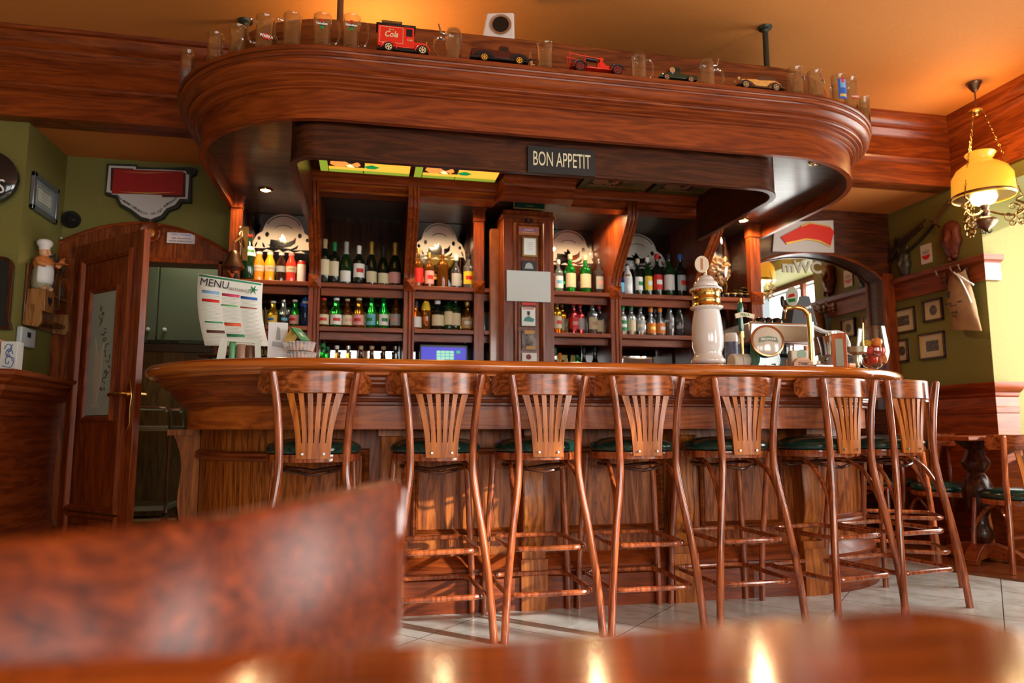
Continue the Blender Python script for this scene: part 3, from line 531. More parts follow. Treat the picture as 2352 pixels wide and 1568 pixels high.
# ================================================================== STOOLS AND CHAIRS
def make_seatfurniture(name, label, cat, group, sh, th, tall):
    """local frame: origin on the floor under the seat, +Y is where the sitter faces"""
    t = thing(name, label, cat, group=group)
    q = sh/.80
    if tall:
        back = [(.208, -.272, 0), (.192, -.258, .21), (.163, -.232, .445), (.139, -.212, .60), (.13, -.202, .72), (.141, -.204, .91), (.165, -.214, 1.078)]
        fr = [(.205, .205, 0), (.198, .198, .25), (.182, .18, .5), (.168, .16, .735)]
    else:
        back = [(.195, -.262, 0), (.18, -.24, .2), (.168, -.215, .40), (.17, -.215, .55), (.178, -.24, .70), (.182, -.252, th-.012)]
        fr = [(.195, .195, 0), (.19, .18, .2), (.175, .165, sh-.06)]
    for s in (-1, 1):
        pts = smoothpts([(s*x, y, z) for x, y, z in back], 5); n = len(pts)
        b = MB(); b.tube(pts+[Vector(pts[-1])+Vector((0, 0, .006)), ], [.0165]*(n-1)+[.0155, .010], 12); b.build('leg', legW, t)
    for s in (-1, 1): b = MB(); b.tube(smoothpts([(s*x, y, z) for x, y, z in fr], 4), .0155, 12); b.build('leg', legW, t)
    rs = .192 if tall else .20
    MB().lathe([(rs-.03, sh-.085), (rs, sh-.083), (rs+.004, sh-.07), (rs+.002, sh-.052), (rs-.01, sh-.05)], 36, sy=.97).build('seat_frame', legW, t)
    MB().lathe([(rs-.012, sh-.053), (rs+.002, sh-.045), (rs+.007, sh-.03), (rs-.003, sh-.012), (rs-.04, sh+.004), (rs-.1, sh+.012), (.0001, sh+.014)], 36, sy=.97).build('seat', leather, t, smooth=60)
    MB().lathe([(rs-.02, sh-.08), (.0001, sh-.08)], 30, sy=.97).build('seat_underside', drkX, t)
    # curved back rail
    b = MB(); z0, z1 = th-.092, th; R0 = .26; cy = .030 if tall else -.0; aa = 1.02; n = 26; vs = []
    sec = [(-.011, 0), (-.008, -.004), (.008, -.004), (.011, 0), (.011, 1), (.008, 1.004), (-.008, 1.004), (-.011, 1)]
    sec = [(-.010, .03), (-.010, .97), (-.006, 1), (.006, 1), (.010, .97), (.010, .03), (.006, 0), (-.006, 0)]
    for i in range(n+1):
        a = -pi/2-aa+2*aa*i/n; e = min(1, (1-abs(2*i/n-1))*14+.55); zc = (z0+z1)/2; h = (z1-z0)*e
        for o, v in sec: vs.append(((R0+o)*cos(a), cy+(R0+o)*sin(a)*.93, zc+(v-.5)*h))
    m = len(sec); b.add(vs, [(i*m+j, i*m+(j+1) % m, (i+1)*m+(j+1) % m, (i+1)*m+j) for i in range(n) for j in range(m)]+[list(range(m)), list(range(n*m, n*m+m))]); b.build('back_rail', railW, t, smooth=30)
    # slatted splat, one bent board with six slats
    b = MB(); zb, zs, zt = sh-.068, sh-.005, z0+.012; wb, wt = .066, .116; yb, yt = -(rs+.008), cy-R0*.93+.012; K = 6
    def yv(z, x): u = (z-zb)/(zt-zb); return yb+(yt-yb)*u+.35*x*x/.1*.3
    def slab(q0, q1, za, zc, n=8):
        vs = []
        for i in range(n+1):
            z = za+(zc-za)*i/n
            for q in (q0, q1):
                x = q(z); vs += [(x, yv(z, x)-.0045, z), (x, yv(z, x)+.0045, z)]
        fs = []
        for i in range(n): A = i*4; B_ = A+4; fs += [(A, A+2, B_+2, B_), (A+1, B_+1, B_+3, A+3), (A, B_, B_+1, A+1), (A+2, A+3, B_+3, B_+2)]
        fs += [(0, 1, 3, 2), (n*4, n*4+2, n*4+3, n*4+1)]; b.add(vs, fs)
    def ease(z): u = max(0, (z-zs)/(zt-zs)); return wb+.004+(wt-wb-.004)*(u**1.5)
    for i in range(K):
        f0, f1 = i/K*2-1, (i+1)/K*2-1
        def gap(z): u = max(0, (z-zs)/(zt-zs)); return .0015+.0065*min(1, u*1.1)
        slab(lambda z, f=f0: ease(z)*f+(gap(z) if i else 0), lambda z, f=f1: ease(z)*f-(gap(z) if i < K-1 else 0), zs, zt)
    for j in range(K):
        f0, f1 = j/K*2-1, (j+1)/K*2-1
        slab(lambda z, f=f0: (wb+.004*(z-zb)/(zs-zb))*f, lambda z, f=f1: (wb+.004*(z-zb)/(zs-zb))*f, zb, zs, 2)
    b.build('splat', splatW, t, smooth=30)
    for s in (-1, 1): MB().tube([(s*.042, yb-.012, zb+.02), (s*.042, yb+.01, zb+.02)], .005, 10).build('screw', steel, t)
    # bent braces
    if tall:
        for z, hw, ya, yc in ((.355, .160, -.222, .175), (.175, .183, -.238, .19)):
            pts = []; r = .06
            for cx_, cy_, a in ((hw-r, yc-r, 0), (-hw+r, yc-r, pi/2), (-hw+r, ya+r, pi), (hw-r, ya+r, 1.5*pi)):
                pts += [(cx_+r*cos(a+pi/2*i/5), cy_+r*sin(a+pi/2*i/5), z) for i in range(6)]
            MB().tube(pts, .0115, 10, closed=True).build('foot_ring', legW, t)
        MB().tube([(.15*cos(a), .02+.16*sin(a), sh-.135+.025*abs(cos(a))) for a in [2*pi*i/28 for i in range(28)]], .008, 8, closed=True).build('under_hoop', drkX, t)
    for s in (-1, 1):
        zt_, zl = sh-.09, (.50 if tall else .20); x0, x1 = s*.13, s*(.155 if tall else .178)
        MB().tube(smoothpts([(x0, .06, zt_), (x0, -.04, zt_-.012), (s*.145, -.12, zt_-.05), (s*.15, -.175, zt_-.12), (x1, -.215 if tall else -.222, zl)], 5), .0105, 10).build('brace', legW, t)
        if not tall: MB().tube(smoothpts([(s*.12, .0, zt_), (s*.14, .09, zt_-.03), (s*.17, .15, zt_-.10), (s*.187, .185, zl)], 5), .0105, 10).build('brace', legW, t)
    return t
ST = [(-.215, 3.20, 3, 'leftmost bar stool, partly hidden by the blurred chair back, strongly grained top rail'), (.305, 3.20, 2, 'second bar stool from the left, dark red top rail, bronze highlight on splat'),
      (.765, 3.20, 1, 'third bar stool from the left, its right legs touching the next stool'), (1.22, 3.20, 0, 'bar stool in the middle of the row, fourth from the left'),
      (1.70, 3.21, 2, 'fifth bar stool from the left, in front of the white draught tower'), (2.20, 3.21, 11, 'sixth bar stool, in front of the fluted bracket before the rounded bar end'),
      (2.60, 3.27, 9, 'bar stool at the rounded right end of the bar, standing nearest the dining table')]
stool = make_seatfurniture('bar_stool', ST[0][3], 'bar stool', 'bentwood bar stools along the counter', .80, 1.088, True)
stool.location = (ST[0][0], ST[0][1], 0); stool.rotation_euler.z = R_(ST[0][2])
for x, y, a, lb in ST[1:]: dup(stool, (x, y, 0), R_(a), lb)
dup(stool, (3.02, 3.72, 0), R_(62), 'bar stool mostly hidden behind the rightmost stool, turned towards the rounded bar end')
chair = make_seatfurniture('dining_chair', 'low dining chair with green seat, its back to the camera, at the right edge', 'chair', 'bentwood dining chairs', .46, .80, False)
chair.location = (3.94, 3.76, .012); chair.rotation_euler.z = R_(-20)
dup(chair, (3.93, 4.86, .012), R_(184), 'dining chair furthest in the corner, seen between the rightmost stool legs')
dup(chair, (3.96, 4.37, .012), R_(165), 'dining chair with a shiny slatted back against the dark wainscot')
# dining table in the corner
t = thing('dining_table', 'dark wooden table with turned pedestal in the right corner by the window', 'table', (3.9, 4.02, .012))
MB().box(-.33, .60, -.30, .09, .762, .79).build('tabletop', redX, t, bevel=.006)
MB().lathe([(.05, .10), (.07, .14), (.075, .18), (.05, .22), (.045, .27), (.07, .33), (.09, .40), (.092, .46), (.06, .53), (.045, .55), (.07, .58), (.085, .62), (.06, .66), (.05, .70), (.12, .76)], 24).build('pedestal', drkZ, t, smooth=40)
for a in (0, 90):
    b = MB(); b.prism([(-.26, 0), (-.20, 0), (-.17, .02), (.17, .02), (.20, 0), (.26, 0), (.26, .03), (.18, .08), (.08, .11), (-.08, .11), (-.18, .08), (-.26, .03)], -.04, .04, 'XZ', Matrix.Rotation(R_(a+30), 4, 'Z')); b.build('foot', redX, t, bevel=.004)
def tumbler(c, r, h, label, name='drinking_glass', cat='glass', group=None, rb=None):
    rb = rb or r*.9; b = MB(); b.lathe([(.0001, 0), (rb, 0), (rb+.001, .004), (r, h-.002), (r-.001, h), (r-.0022, h-.002), (rb-.003, .010), (.0001, .009)], 22); o = b.build(name, glass); o.location = c; return tag(o, label, cat, group)
c = PX(2346, 1004, 4.30); tumbler((4.28, 3.95, .803), .036, .10, 'small empty glass on the dining table by the window')
# foreground table and chair
t = thing('foreground_table', 'blurred glossy orange brown tabletop filling the bottom edge of the picture', 'table', (0, .1, 0))
pts = [(-.62, .485), (-.10, .470), (.10, .462), (.33, .474)]+[(.392, .477), (.420, .458), (.425, .43), (.415, .37)]+[(.36, -.35), (-.62, -.35)]
b = MB(); b.prism(pts, .69, .72); b.build('tabletop', wood('fore_table', (.22, .045, .008), (.42, .10, .014), (.55, .16, .025), axis='X', rough=.12, coat=1), t, True, bevel=.008)
for x, y in ((-.52, .40), (.30, .36), (-.52, -.28), (.28, -.28)): MB().box(x-.025, x+.025, y-.025, y+.025, 0, .69).build('leg', redZ, t, True, bevel=.004)
t = thing('foreground_chair', 'blurred dark wooden chair back rail rising at lower left', 'chair', (-.25, .8, 0))
rp = smoothpts([(-.50, .46, .775), (-.34, .462, .776), (-.22, .506, .778), (-.13, .56, .780), (-.06, .66, .783), (-.012, .765, .786), (.020, .845, .786), (.035, .90, .784)], 5); b = MB(); vs = []; m = 8
sec = [(-.014, 0), (-.010, 1), (-.005, 1.03), (.005, 1.03), (.010, 1), (.014, 0), (.008, -.03), (-.008, -.03)]
for i, p in enumerate(rp):
    a = rp[max(0, i-1)]; c = rp[min(len(rp)-1, i+1)]; d = (c-a).normalized(); nn = Vector((-d.y, d.x, 0)); s_ = min(1, (len(rp)-1-i)*.3+.3)
    for o, v in sec: vs.append(p+nn*o*(.6+.4*s_)+Vector((0, 0, (v-1)*.165*(1 if s_ > .9 else .97))))
n = len(rp); b.add(vs, [(i*m+j, i*m+(j+1) % m, (i+1)*m+(j+1) % m, (i+1)*m+j) for i in range(n-1) for j in range(m)]+[list(range(m)), list(range((n-1)*m, n*m))])
b.build('back_rail', wood('fore_rail', (.03, .004, .001), (.12, .018, .003), (.26, .045, .005), axis='X', rough=.30, coat=0, scale=2.5, fig=2, spec=.25), t, True, smooth=50)
e_ = rp[-1]; MB().tube([(e_.x, e_.y, e_.z-.17), (e_.x, e_.y, e_.z-.08), (e_.x+.001, e_.y, e_.z-.006), (e_.x, e_.y, e_.z+.002)], [.013, .015, .014, .007], 20).build('rail_end', wood('fore_end', (.05, .006, .002), (.16, .025, .004), (.26, .045, .006), axis='Z', rough=.12, coat=1), t, True, smooth=60)
for p in (rp[4], rp[-4]): MB().tube([(p.x, p.y, .62), (p.x-.03, p.y+.01, .3), (p.x, p.y, 0)], .016, 12).build('leg', legW, t, True)
MB().lathe([(.17, .42), (.2, .425), (.2, .46), (.15, .475), (.0001, .478)], 30, (-.28, .82, 0)).build('seat', leather, t, True)
for x, y in ((-.40, .70), (-.36, .96)): MB().tube([(x, y, .43), (x-.02, y, 0)], .015, 10).build('leg', legW, t, True)
# ================================================================== THINGS ON THE CANOPY LEDGE
LED = 2.5535
def ring_at(px, py, r=.80):
    """point on the ledge circle / front line seen at column px"""
    P = []
    for i in range(121): a = pi*1.0+pi/2*i/120; P.append((-.15+r*cos(a), 3.96+r*sin(a)))
    P = [(-.15-r, 3.96+.5*(1-i/40)) for i in range(40)]+P+[(-.15+2.28*i/200, 3.96-r) for i in range(201)]
    for i in range(121): a = 1.5*pi+pi/2*i/120; P.append((2.13+r*cos(a), 3.96+r*sin(a)))
    best = min(P, key=lambda q: abs(proj((q[0], q[1], LED))[0]-px)); return Vector((best[0], best[1], LED))
def top_z(c, px, py): d = Vector((c.x, c.y, 0)).length; r = ray(px, py); t = d/math.hypot(r.x, r.y); return EYE+r.z*t
def handle_mb(r, h, a, hr=.006, out=.035):
    pts = [(r*.93, 0, h*.80), (r+out*.7, 0, h*.82), (r+out, 0, h*.62), (r+out, 0, h*.38), (r+out*.6, 0, h*.2), (r*.95, 0, h*.2)]
    return MB().tube(smoothpts(pts, 4), hr, 8, M=Matrix.Rotation(a, 4, 'Z'))
def mug(c, r, h, label, ang=0, handle=True, badge=None, dimple=False, dome=False, group='beer mugs and glasses on the canopy ledge', name='beer_mug'):
    t = thing(name, label, 'mug' if handle else 'glass', c, 0, group)
    pr = [(.0001, 0), (r*.9, 0), (r*.93, .006)]
    if dimple: pr += [(r*.98, h*.2), (r*.94, h*.3), (r*1.0, h*.4), (r*.95, h*.5), (r*1.0, h*.62), (r*.95, h*.72)]
    pr += [(r, h*.9), (r, h-.002), (r-.0015, h), (r-.0035, h-.003), (r-.005, h*.5), (r*.86, h*.14), (.0001, h*.11)]
    if dome: pr = [(.0001, h-.004), (r*.8, h), (r*.95, h-.012), (r, h-.04), (r, .002), (r-.004, 0), (r-.004, h-.045), (r*.88, h-.02), (.0001, h-.012)]
    MB().lathe(pr, 24).build('body', glass, t, smooth=50)
    if handle: handle_mb(r, h, ang).build('handle', glass, t)
    if badge:
        cols, txt = badge
        for k, (x0, x1, z0, z1, m) in enumerate(cols):
            a0, a1 = -pi/2+x0, -pi/2+x1; b = MB(); b.lathe([(r+.0012, h*z0), (r+.0012, h*z1)], 10, a0=a0, a1=a1); b.build('badge', m, t)
        if txt: s_, z_, m, sz, xo = txt; a = -pi/2+xo; text_mb(s_, sz, FRONT(((r+.003)*cos(a), (r+.003)*sin(a), h*z_), xo), sx=.8, bold=.0004).build('lettering', m, t)
    return t
WHT = mat('label_white', (.85, .85, .82), .5); REDm = mat('label_red', (.62, .02, .015), .45); GRN = mat('label_green', (.01, .22, .05), .45); BLU = mat('label_blue', (.03, .14, .55), .4); LBL = mat('label_lightblue', (.22, .45, .75), .4); YEL = mat('label_yellow', (.85, .58, .04), .45); BLK = mat('label_black', (.015, .015, .02), .45)
hb = ([(-.30, .30, .60, .68, BLK), (-.15, .15, .70, .78, REDm), (-.2, .2, .50, .59, GRN)], ('Heineken', .64, WHT, .016, 0))
def hbs(o): return ([(a+o, b+o, c, d, m) for a, b, c, d, m in hb[0]], (hb[1][0], .64, WHT, .014, o))
wk = ([(-.05, .75, .28, .42, REDm)], ('WARKA', .35, WHT, .020, .33)); wk2 = ([(-.6, .3, .30, .40, REDm)], ('WARKA', .35, WHT, .014, -.15))
blu = ([(-.7, .7, .22, .82, BLU), (-.4, .4, .55, .80, LBL), (-.25, .25, .70, .84, REDm), (-.5, .5, .28, .36, YEL)], None)
MUG = [(402, 139, .033, 0, 0, 'straight glass with blue emblem at the far left end of the canopy ledge', blu, 0), (428, 115, .033, 0, 0, 'plain tumbler, second from the left end of the canopy ledge', None, 0), (455, 97, .034, 0, 0, 'plain tumbler, third from the left end of the canopy ledge', None, 0),
       (492, 77, .036, -.9, 1, 'thin glass mug with handle button, fourth from the left end of the ledge', None, 0), (545, 61, .038, -1.1, 1, 'clear glass mug where the ledge starts to curve, left of the red badged mug', None, 0),
       (608, 40, .041, 3.6, 1, 'dimpled beer mug with a red WARKA badge on the canopy ledge', wk, 1), (668, 35, .042, 3.3, 1, 'dimpled clear beer mug just right of the red badged mug', None, 1),
       (738, 37, .041, -.2, 1, 'straight beer mug with green and black badge, left of the hanger pole', hb, 0), (808, 40, .041, -.2, 1, 'straight beer mug with badge, between the hanger pole and the red van', hb, 0),
       (1252, 102, .042, 2.6, 1, 'dimpled glass mug between the dark pickup and the red fire engine', None, 1), (1465, 125, .040, 0, 1, 'domed glass mug between the fire engine and the small green truck', None, 2),
       (1828, 158, .041, 1.0, 1, 'beer mug right of the wooden toy car, badge turned right', hbs(.9), 0), (1874, 165, .040, 1.0, 1, 'beer mug second right of the wooden toy car, badge at its right edge', hbs(.9), 0),
       (1928, 174, .038, 1.5, 1, 'beer mug with large blue emblem near the right end of the ledge', blu, 0), (1958, 179, .036, 1.2, 1, 'dimpled mug with red badge behind the blue emblem mug', wk2, 1),
       (1988, 204, .035, 0, 0, 'plain tall glass, second from the right end of the canopy ledge', None, 0), (2010, 224, .034, 0, 0, 'rightmost plain glass at the end of the canopy ledge', None, 0)]
for px, py, r, a, hd_, lb, bd, dm in MUG:
    c = ring_at(px, py, .826 if (px < 560 or px > 1940) else .80); h = min(.20, max(.12, top_z(c, px, py)-LED)); mug(c, r, h, lb, a, bool(hd_), bd, dm == 1, dm == 2, name='beer_mug' if hd_ else 'drinking_glass')
# lidded steins
def stein(px, py, label, flip):
    c = ring_at(px, py); h = top_z(c, px, py)-LED; t = thing('lidded_stein', label, 'stein', c, 0, 'glass steins with metal thumb lids'); r = .04
    MB().lathe([(.0001, 0), (r*.95, 0), (r, .01), (r, h-.02), (r*.8, h-.004), (.0001, h), (.0001, h-.004), (r*.75, h-.01), (r-.005, h-.025), (r-.006, .014), (.0001, .012)], 20).build('body', glass, t, smooth=50)
    handle_mb(r, h*.85, 0 if flip else pi, .006, .05).build('handle', glass, t); s = 1 if flip else -1
    MB().tube([(s*r*.9, 0, h*.84), (s*(r+.018), 0, h*.86), (s*(r+.03), 0, h*1.12)], [.005, .006, .003], 8).sph((s*(r+.02), 0, h*.72), .009).build('thumb_lever', steel, t)
stein(1040, 68, 'glass stein with metal thumb lever right of the red delivery van', False); stein(1626, 138, 'glass stein with metal lever between the green truck and the wooden car', True)
# toy vehicles: local x is the direction of travel
def wheels(t, xs, r, y, rim, tyre=black, spokes=True):
    for x in xs:
        for s in (-1, 1):
            w = MB().tube([(x, s*y-.006, r), (x, s*y+.006, r)], r, 18).build('wheel', tyre, t)
            b = MB().tube([(x, s*y-.0075, r), (x, s*y+.0075, r)], r*.72, 16); b.build('rim', rim, w)
            if spokes:
                b = MB()
                for k in range(6): a = k*pi/3; b.prism([(x+r*.15*cos(a-.5), r+r*.15*sin(a-.5)), (x+r*.6*cos(a-.3), r+r*.6*sin(a-.3)), (x+r*.6*cos(a+.3), r+r*.6*sin(a+.3))], s*y-.0082, s*y+.0082, 'XZ')
                b.build('spoke_gap', black, w)
def ledge_line(px0, px1): a = ring_at(px0, 0, .812); b = ring_at(px1, 0, .812); return (a+b)/2, (b-a).length
TR = mat('toy_red', (.72, .025, .012), .3, coat=.5); TK = mat('toy_black', (.012, .012, .012), .3); TD = mat('toy_darkred', (.07, .012, .008), .3); TG = mat('toy_green', (.008, .028, .014), .25, coat=.5); TW = mat('toy_wood', (.72, .36, .09), .4, var=.2, bscale=30); TB = mat('toy_brown', (.09, .035, .015), .4); CRM = mat('toy_cream', (.7, .6, .35), .4)
c, L_ = ledge_line(864, 988); t = thing('toy_delivery_van', 'red toy delivery van with cream lettering and spoked wheels on the canopy ledge', 'toy van', c); k = L_/.27
b = MB(); x = -L_/2
b.box(x+.003, x+.70*L_, -.035, .035, .028, .128); b.build('van_body', TR, t, bevel=.002); b = MB(); b.box(x+.68*L_, x+.93*L_, -.027, .027, .030, .066); b.build('bonnet', TR, t, bevel=.006)
MB().box(x-.004, x+.73*L_, -.038, .038, .128, .137).build('roof', TK, t, bevel=.002); MB().box(x+.02, x+.47*L_, -.037, -.033, .137, .150).build('roof_sign', TB, t); text_mb('THE COCA-COLA BOTTLING CO', .0085, FRONT((x+.25*L_, -.0378, .1435)), sx=.85).build('roof_lettering', gold, t)
MB().box(x, x+.98*L_, -.03, .03, .014, .030).build('chassis', TK, t); MB().box(x+.55*L_, x+.665*L_, -.0362, .0362, .083, .118).build('side_window', TK, t); MB().box(x+.935*L_, x+.955*L_, -.022, .022, .03, .075).build('radiator', gold, t)
for px_, rx in ((x+.22*L_, .035), (x+.86*L_, .033)): bb_ = MB(); bb_.tube([(px_+rx*cos(a), -.036, .018+rx*sin(a)) for a in [pi*i/10 for i in range(11)]], .0035, 6); bb_.build('mudguard', TR, t)
text_mb('Cola', .040, FRONT((x+.26*L_, -.0365, .085)), sx=.8, shear=.35, bold=.0008).build('lettering', CRM, t); text_mb('Drink', .012, FRONT((x+.27*L_, -.0365, .108)), sx=.8).build('lettering', CRM, t); text_mb('Cola', .016, FRONT((x+.615*L_, -.0365, .066)), sx=.8, shear=.35).build('lettering', CRM, t)
b = frame_mb(x+.05*L_, x+.49*L_, .045, .122, -.0352, .0016, .0006); b.build('side_line', CRM, t); wheels(t, (x+.22*L_, x+.86*L_), .022, .036, CRM)
c, L_ = ledge_line(1078, 1210); t = thing('toy_pickup', 'dark brown toy pickup truck with yellow wheels on the canopy ledge', 'toy truck', c); x = -L_/2
b = MB(); b.prism([(x, .025), (x, .062), (x+.01, .066), (x+.48*L_, .062), (x+.49*L_, .085), (x+.53*L_, .09), (x+.64*L_, .088), (x+.68*L_, .06), (x+.93*L_, .052), (x+.97*L_, .025)], -.032, .032, 'XZ'); b.build('body', TD, t, bevel=.003)
MB().box(x+.52*L_, x+.63*L_, -.0325, .0325, .064, .08).build('cab_window', TK, t)
for q in (.22, .83): MB().prism([(x+q*L_-.045, .03), (x+q*L_-.03, .048), (x+q*L_, .056), (x+q*L_+.03, .048), (x+q*L_+.05, .026), (x+q*L_+.034, .024), (x+q*L_, .044), (x+q*L_-.03, .03)], -.038, .038, 'XZ').build('wing', TK, t)
MB().box(x-.005, x+L_, -.034, .034, .018, .026).build('running_board', TK, t); wheels(t, (x+.22*L_, x+.83*L_), .020, .036, mat('toy_yellow', (.75, .35, .02), .4))
c = ring_at(1222, 0); t = thing('hydrant_figurine', 'tiny tan and silver figurine standing by the dimpled mug on the ledge', 'figurine', c); MB().lathe([(.012, 0), (.010, .01), (.006, .02), (.008, .045), (.005, .052)], 12).box(-.002, .018, -.003, .003, .03, .036).build('post', mat('tan', (.45, .26, .12), .5), t); MB().lathe([(.006, .052), (.013, .058), (.012, .062), (.005, .068), (.003, .078), (.0001, .08)], 12).build('cap', steel, t)
c, L_ = ledge_line(1298, 1432); t = thing('toy_fire_engine', 'red vintage toy fire engine with ladder and black hose reel on the ledge', 'toy truck', c); x = -L_/2
MB().prism([(x+.02, .03), (x+.02, .05), (x+.06, .062), (x+.3*L_, .062), (x+.33*L_, .04), (x+.5*L_, .036), (x+.52*L_, .062), (x+.62*L_, .064), (x+.66*L_, .05), (x+.92*L_, .046), (x+.96*L_, .028)], -.024, .024, 'XZ').build('body', TR, t, bevel=.003)
MB().box(x+.55*L_, x+.60*L_, -.026, .026, .035, .085).build('windscreen_frame', TR, t)
for xx, zt in ((.04, .105), (.30, .095)):
    for s in (-1, 1): MB().tube([(x+xx*L_, s*.022, .04), (x+xx*L_, s*.022, zt)], .0025, 6).build('ladder_post', TR, t)
for s in (-1, 1): MB().tube([(x+.02*L_, s*.02, .095), (x+.62*L_, s*.02, .080)], .0025, 6).build('ladder_rail', TR, t)
MB().tube([(x+.33*L_, 0, .088), (x+.52*L_, 0, .084)], .012, 12).build('hose_roll', TK, t); MB().sph((x+.54*L_, -.01, .084), .006).sph((x+.54*L_, .012, .084), .006).build('lamp', chrome, t)
for q in (.2, .84): MB().tube([(x+q*L_+.036*cos(a), s_*.030, .030+.028*sin(a)) for s_ in (-1,) for a in [pi*i/8 for i in range(9)]], .0035, 6).build('mudguard', TK, t)
wheels(t, (x+.2*L_, x+.84*L_), .026, .030, mat('wheel_red', (.25, .02, .02), .4))
c, L_ = ledge_line(1508, 1598); t = thing('toy_green_truck', 'small dark green toy truck with chrome wheels on the canopy ledge', 'toy truck', c); x = -L_/2
MB().prism([(x, .02), (x+.02, .04), (x+.22*L_, .045), (x+.30*L_, .076), (x+.36*L_, .078), (x+.56*L_, .078), (x+.57*L_, .044), (x+L_, .042), (x+L_, .02)], -.028, .028, 'XZ').build('body', TG, t, bevel=.003)
b = MB().tube([(x+.33*L_, -.034, .056), (x+.33*L_, -.028, .056)], .015, 16).build('spare_wheel', chrome, t); MB().box(x+.4*L_, x+.53*L_, -.0286, .0286, .054, .07).build('cab_window', TK, t); MB().sph((x+.02, -.022, .036), .008).build('headlamp', chrome, t); wheels(t, (x+.18*L_, x+.80*L_), .017, .030, chrome)
c, L_ = ledge_line(1682, 1790); t = thing('toy_wooden_car', 'pale wooden toy convertible with dark mudguards on the canopy ledge', 'toy car', c); x = -L_/2
MB().prism([(x+.1*L_, .025), (x+.13*L_, .052), (x+.45*L_, .058), (x+.5*L_, .055), (x+.84*L_, .06), (x+.97*L_, .045), (x+L_, .022)], -.028, .028, 'XZ').build('body', TW, t, bevel=.003)
MB().prism([(x+.45*L_, .056), (x+.53*L_, .078), (x+.6*L_, .080), (x+.80*L_, .078), (x+.93*L_, .056), (x+.8*L_, .05)], -.026, .026, 'XZ').build('hood', TB, t, bevel=.002)
for q in (.22, .84): MB().prism([(x+q*L_-.05, .018), (x+q*L_-.03, .040), (x+q*L_, .048), (x+q*L_+.03, .036), (x+q*L_+.055, .016), (x+q*L_+.03, .02), (x+q*L_, .034), (x+q*L_-.03, .024)], -.034, .034, 'XZ').build('mudguard', TB, t)
MB().box(x+.25*L_, x+.8*L_, -.034, .034, .012, .018).build('running_board', TB, t); MB().sph((x+.08*L_, -.02, .056), .009).sph((x+.08*L_, .02, .056), .009).build('headlamp', mat('toy_tan', (.6, .35, .12), .4), t); wheels(t, (x+.2*L_, x+.84*L_), .021, .030, mat('rim_tan', (.5, .32, .15), .5))
# white speaker on the parapet
c = PY(1153, 90, 3.34); t = thing('speaker_box', 'white box loudspeaker with a dark round port above the canopy parapet', 'speaker', (c.x, 3.42, 2.808)); M = Matrix.Rotation(R_(-12), 4, 'Z')
sh_ = PY(1153, 30, 3.34).z-2.808
MB().box(-.05, .05, .0, .05, -.255, 0, M).build('stand', black, t); MB().prism([(-.085, 0), (.080, 0), (.078, sh_), (-.060, sh_)], -.085, .09, 'XZ', M).build('cabinet', mat('speaker_white', (.72, .66, .62), .45), t, bevel=.008)
M2 = M @ Matrix.Translation((.010, -.085, sh_*.52)) @ Matrix.Rotation(pi/2, 4, 'X'); MB().lathe([(.056, 0), (.054, .006), (.042, .004)], 28, M=M2).build('port_ring', steel, t); MB().lathe([(.042, .004), (.03, -.0), (.0001, -.0)], 28, M=M2 @ Matrix.Translation((0, 0, .001))).build('port', black, t)
# ================================================================== BOTTLES
gl = {}
def glassm(n, c, rough=.04): return mat('bottle_'+n, c, rough, trans=.9, ior=1.3, coat=.3) if n not in ('black',) else mat('bottle_black', c, .12, coat=.6)
GM = {'black': glassm('black', (.006, .010, .006)), 'dkgreen': mat('bottle_dkgreen', (.008, .045, .012), .1, coat=.6, trans=.3), 'green': glassm('green', (.05, .60, .07)), 'bright': glassm('bright', (.03, .75, .10)), 'brown': mat('bottle_brown', (.10, .025, .004), .1, coat=.6, trans=.35),
      'amber': glassm('amber', (.75, .26, .03)), 'orange': mat('bottle_orange', (.90, .28, .02), .15, coat=.6), 'yellow': mat('bottle_yellow', (.85, .45, .02), .15, coat=.6), 'redj': mat('bottle_redjuice', (.75, .06, .03), .15, coat=.6), 'clear': glassm('clear', (.92, .96, .98)), 'blue': glassm('blue', (.03, .12, .60)),
      'white': mat('bottle_white', (.80, .80, .80), .2, coat=.5), 'pink': glassm('pink', (.85, .10, .12)), 'gold': glassm('gold', (.85, .50, .05)), 'cola': mat('bottle_cola', (.03, .008, .004), .1, coat=.6), 'smoke': glassm('smoke', (.35, .35, .36))}
LM = {'cream': mat('label_cream', (.72, .64, .42), .6), 'white': WHT, 'red': REDm, 'blue': BLU, 'yellow': YEL, 'green': GRN, 'black': BLK, 'pink': mat('label_pink', (.75, .35, .33), .5), 'orange': mat('label_orange', (.85, .25, .03), .5), 'lblue': mat('label_sky', (.15, .5, .7), .5), 'grey': mat('label_grey', (.4, .42, .42), .5), 'gold': gold, 'silver': steel, 'none': None, 'tan': mat('label_tan', (.55, .38, .2), .5)}
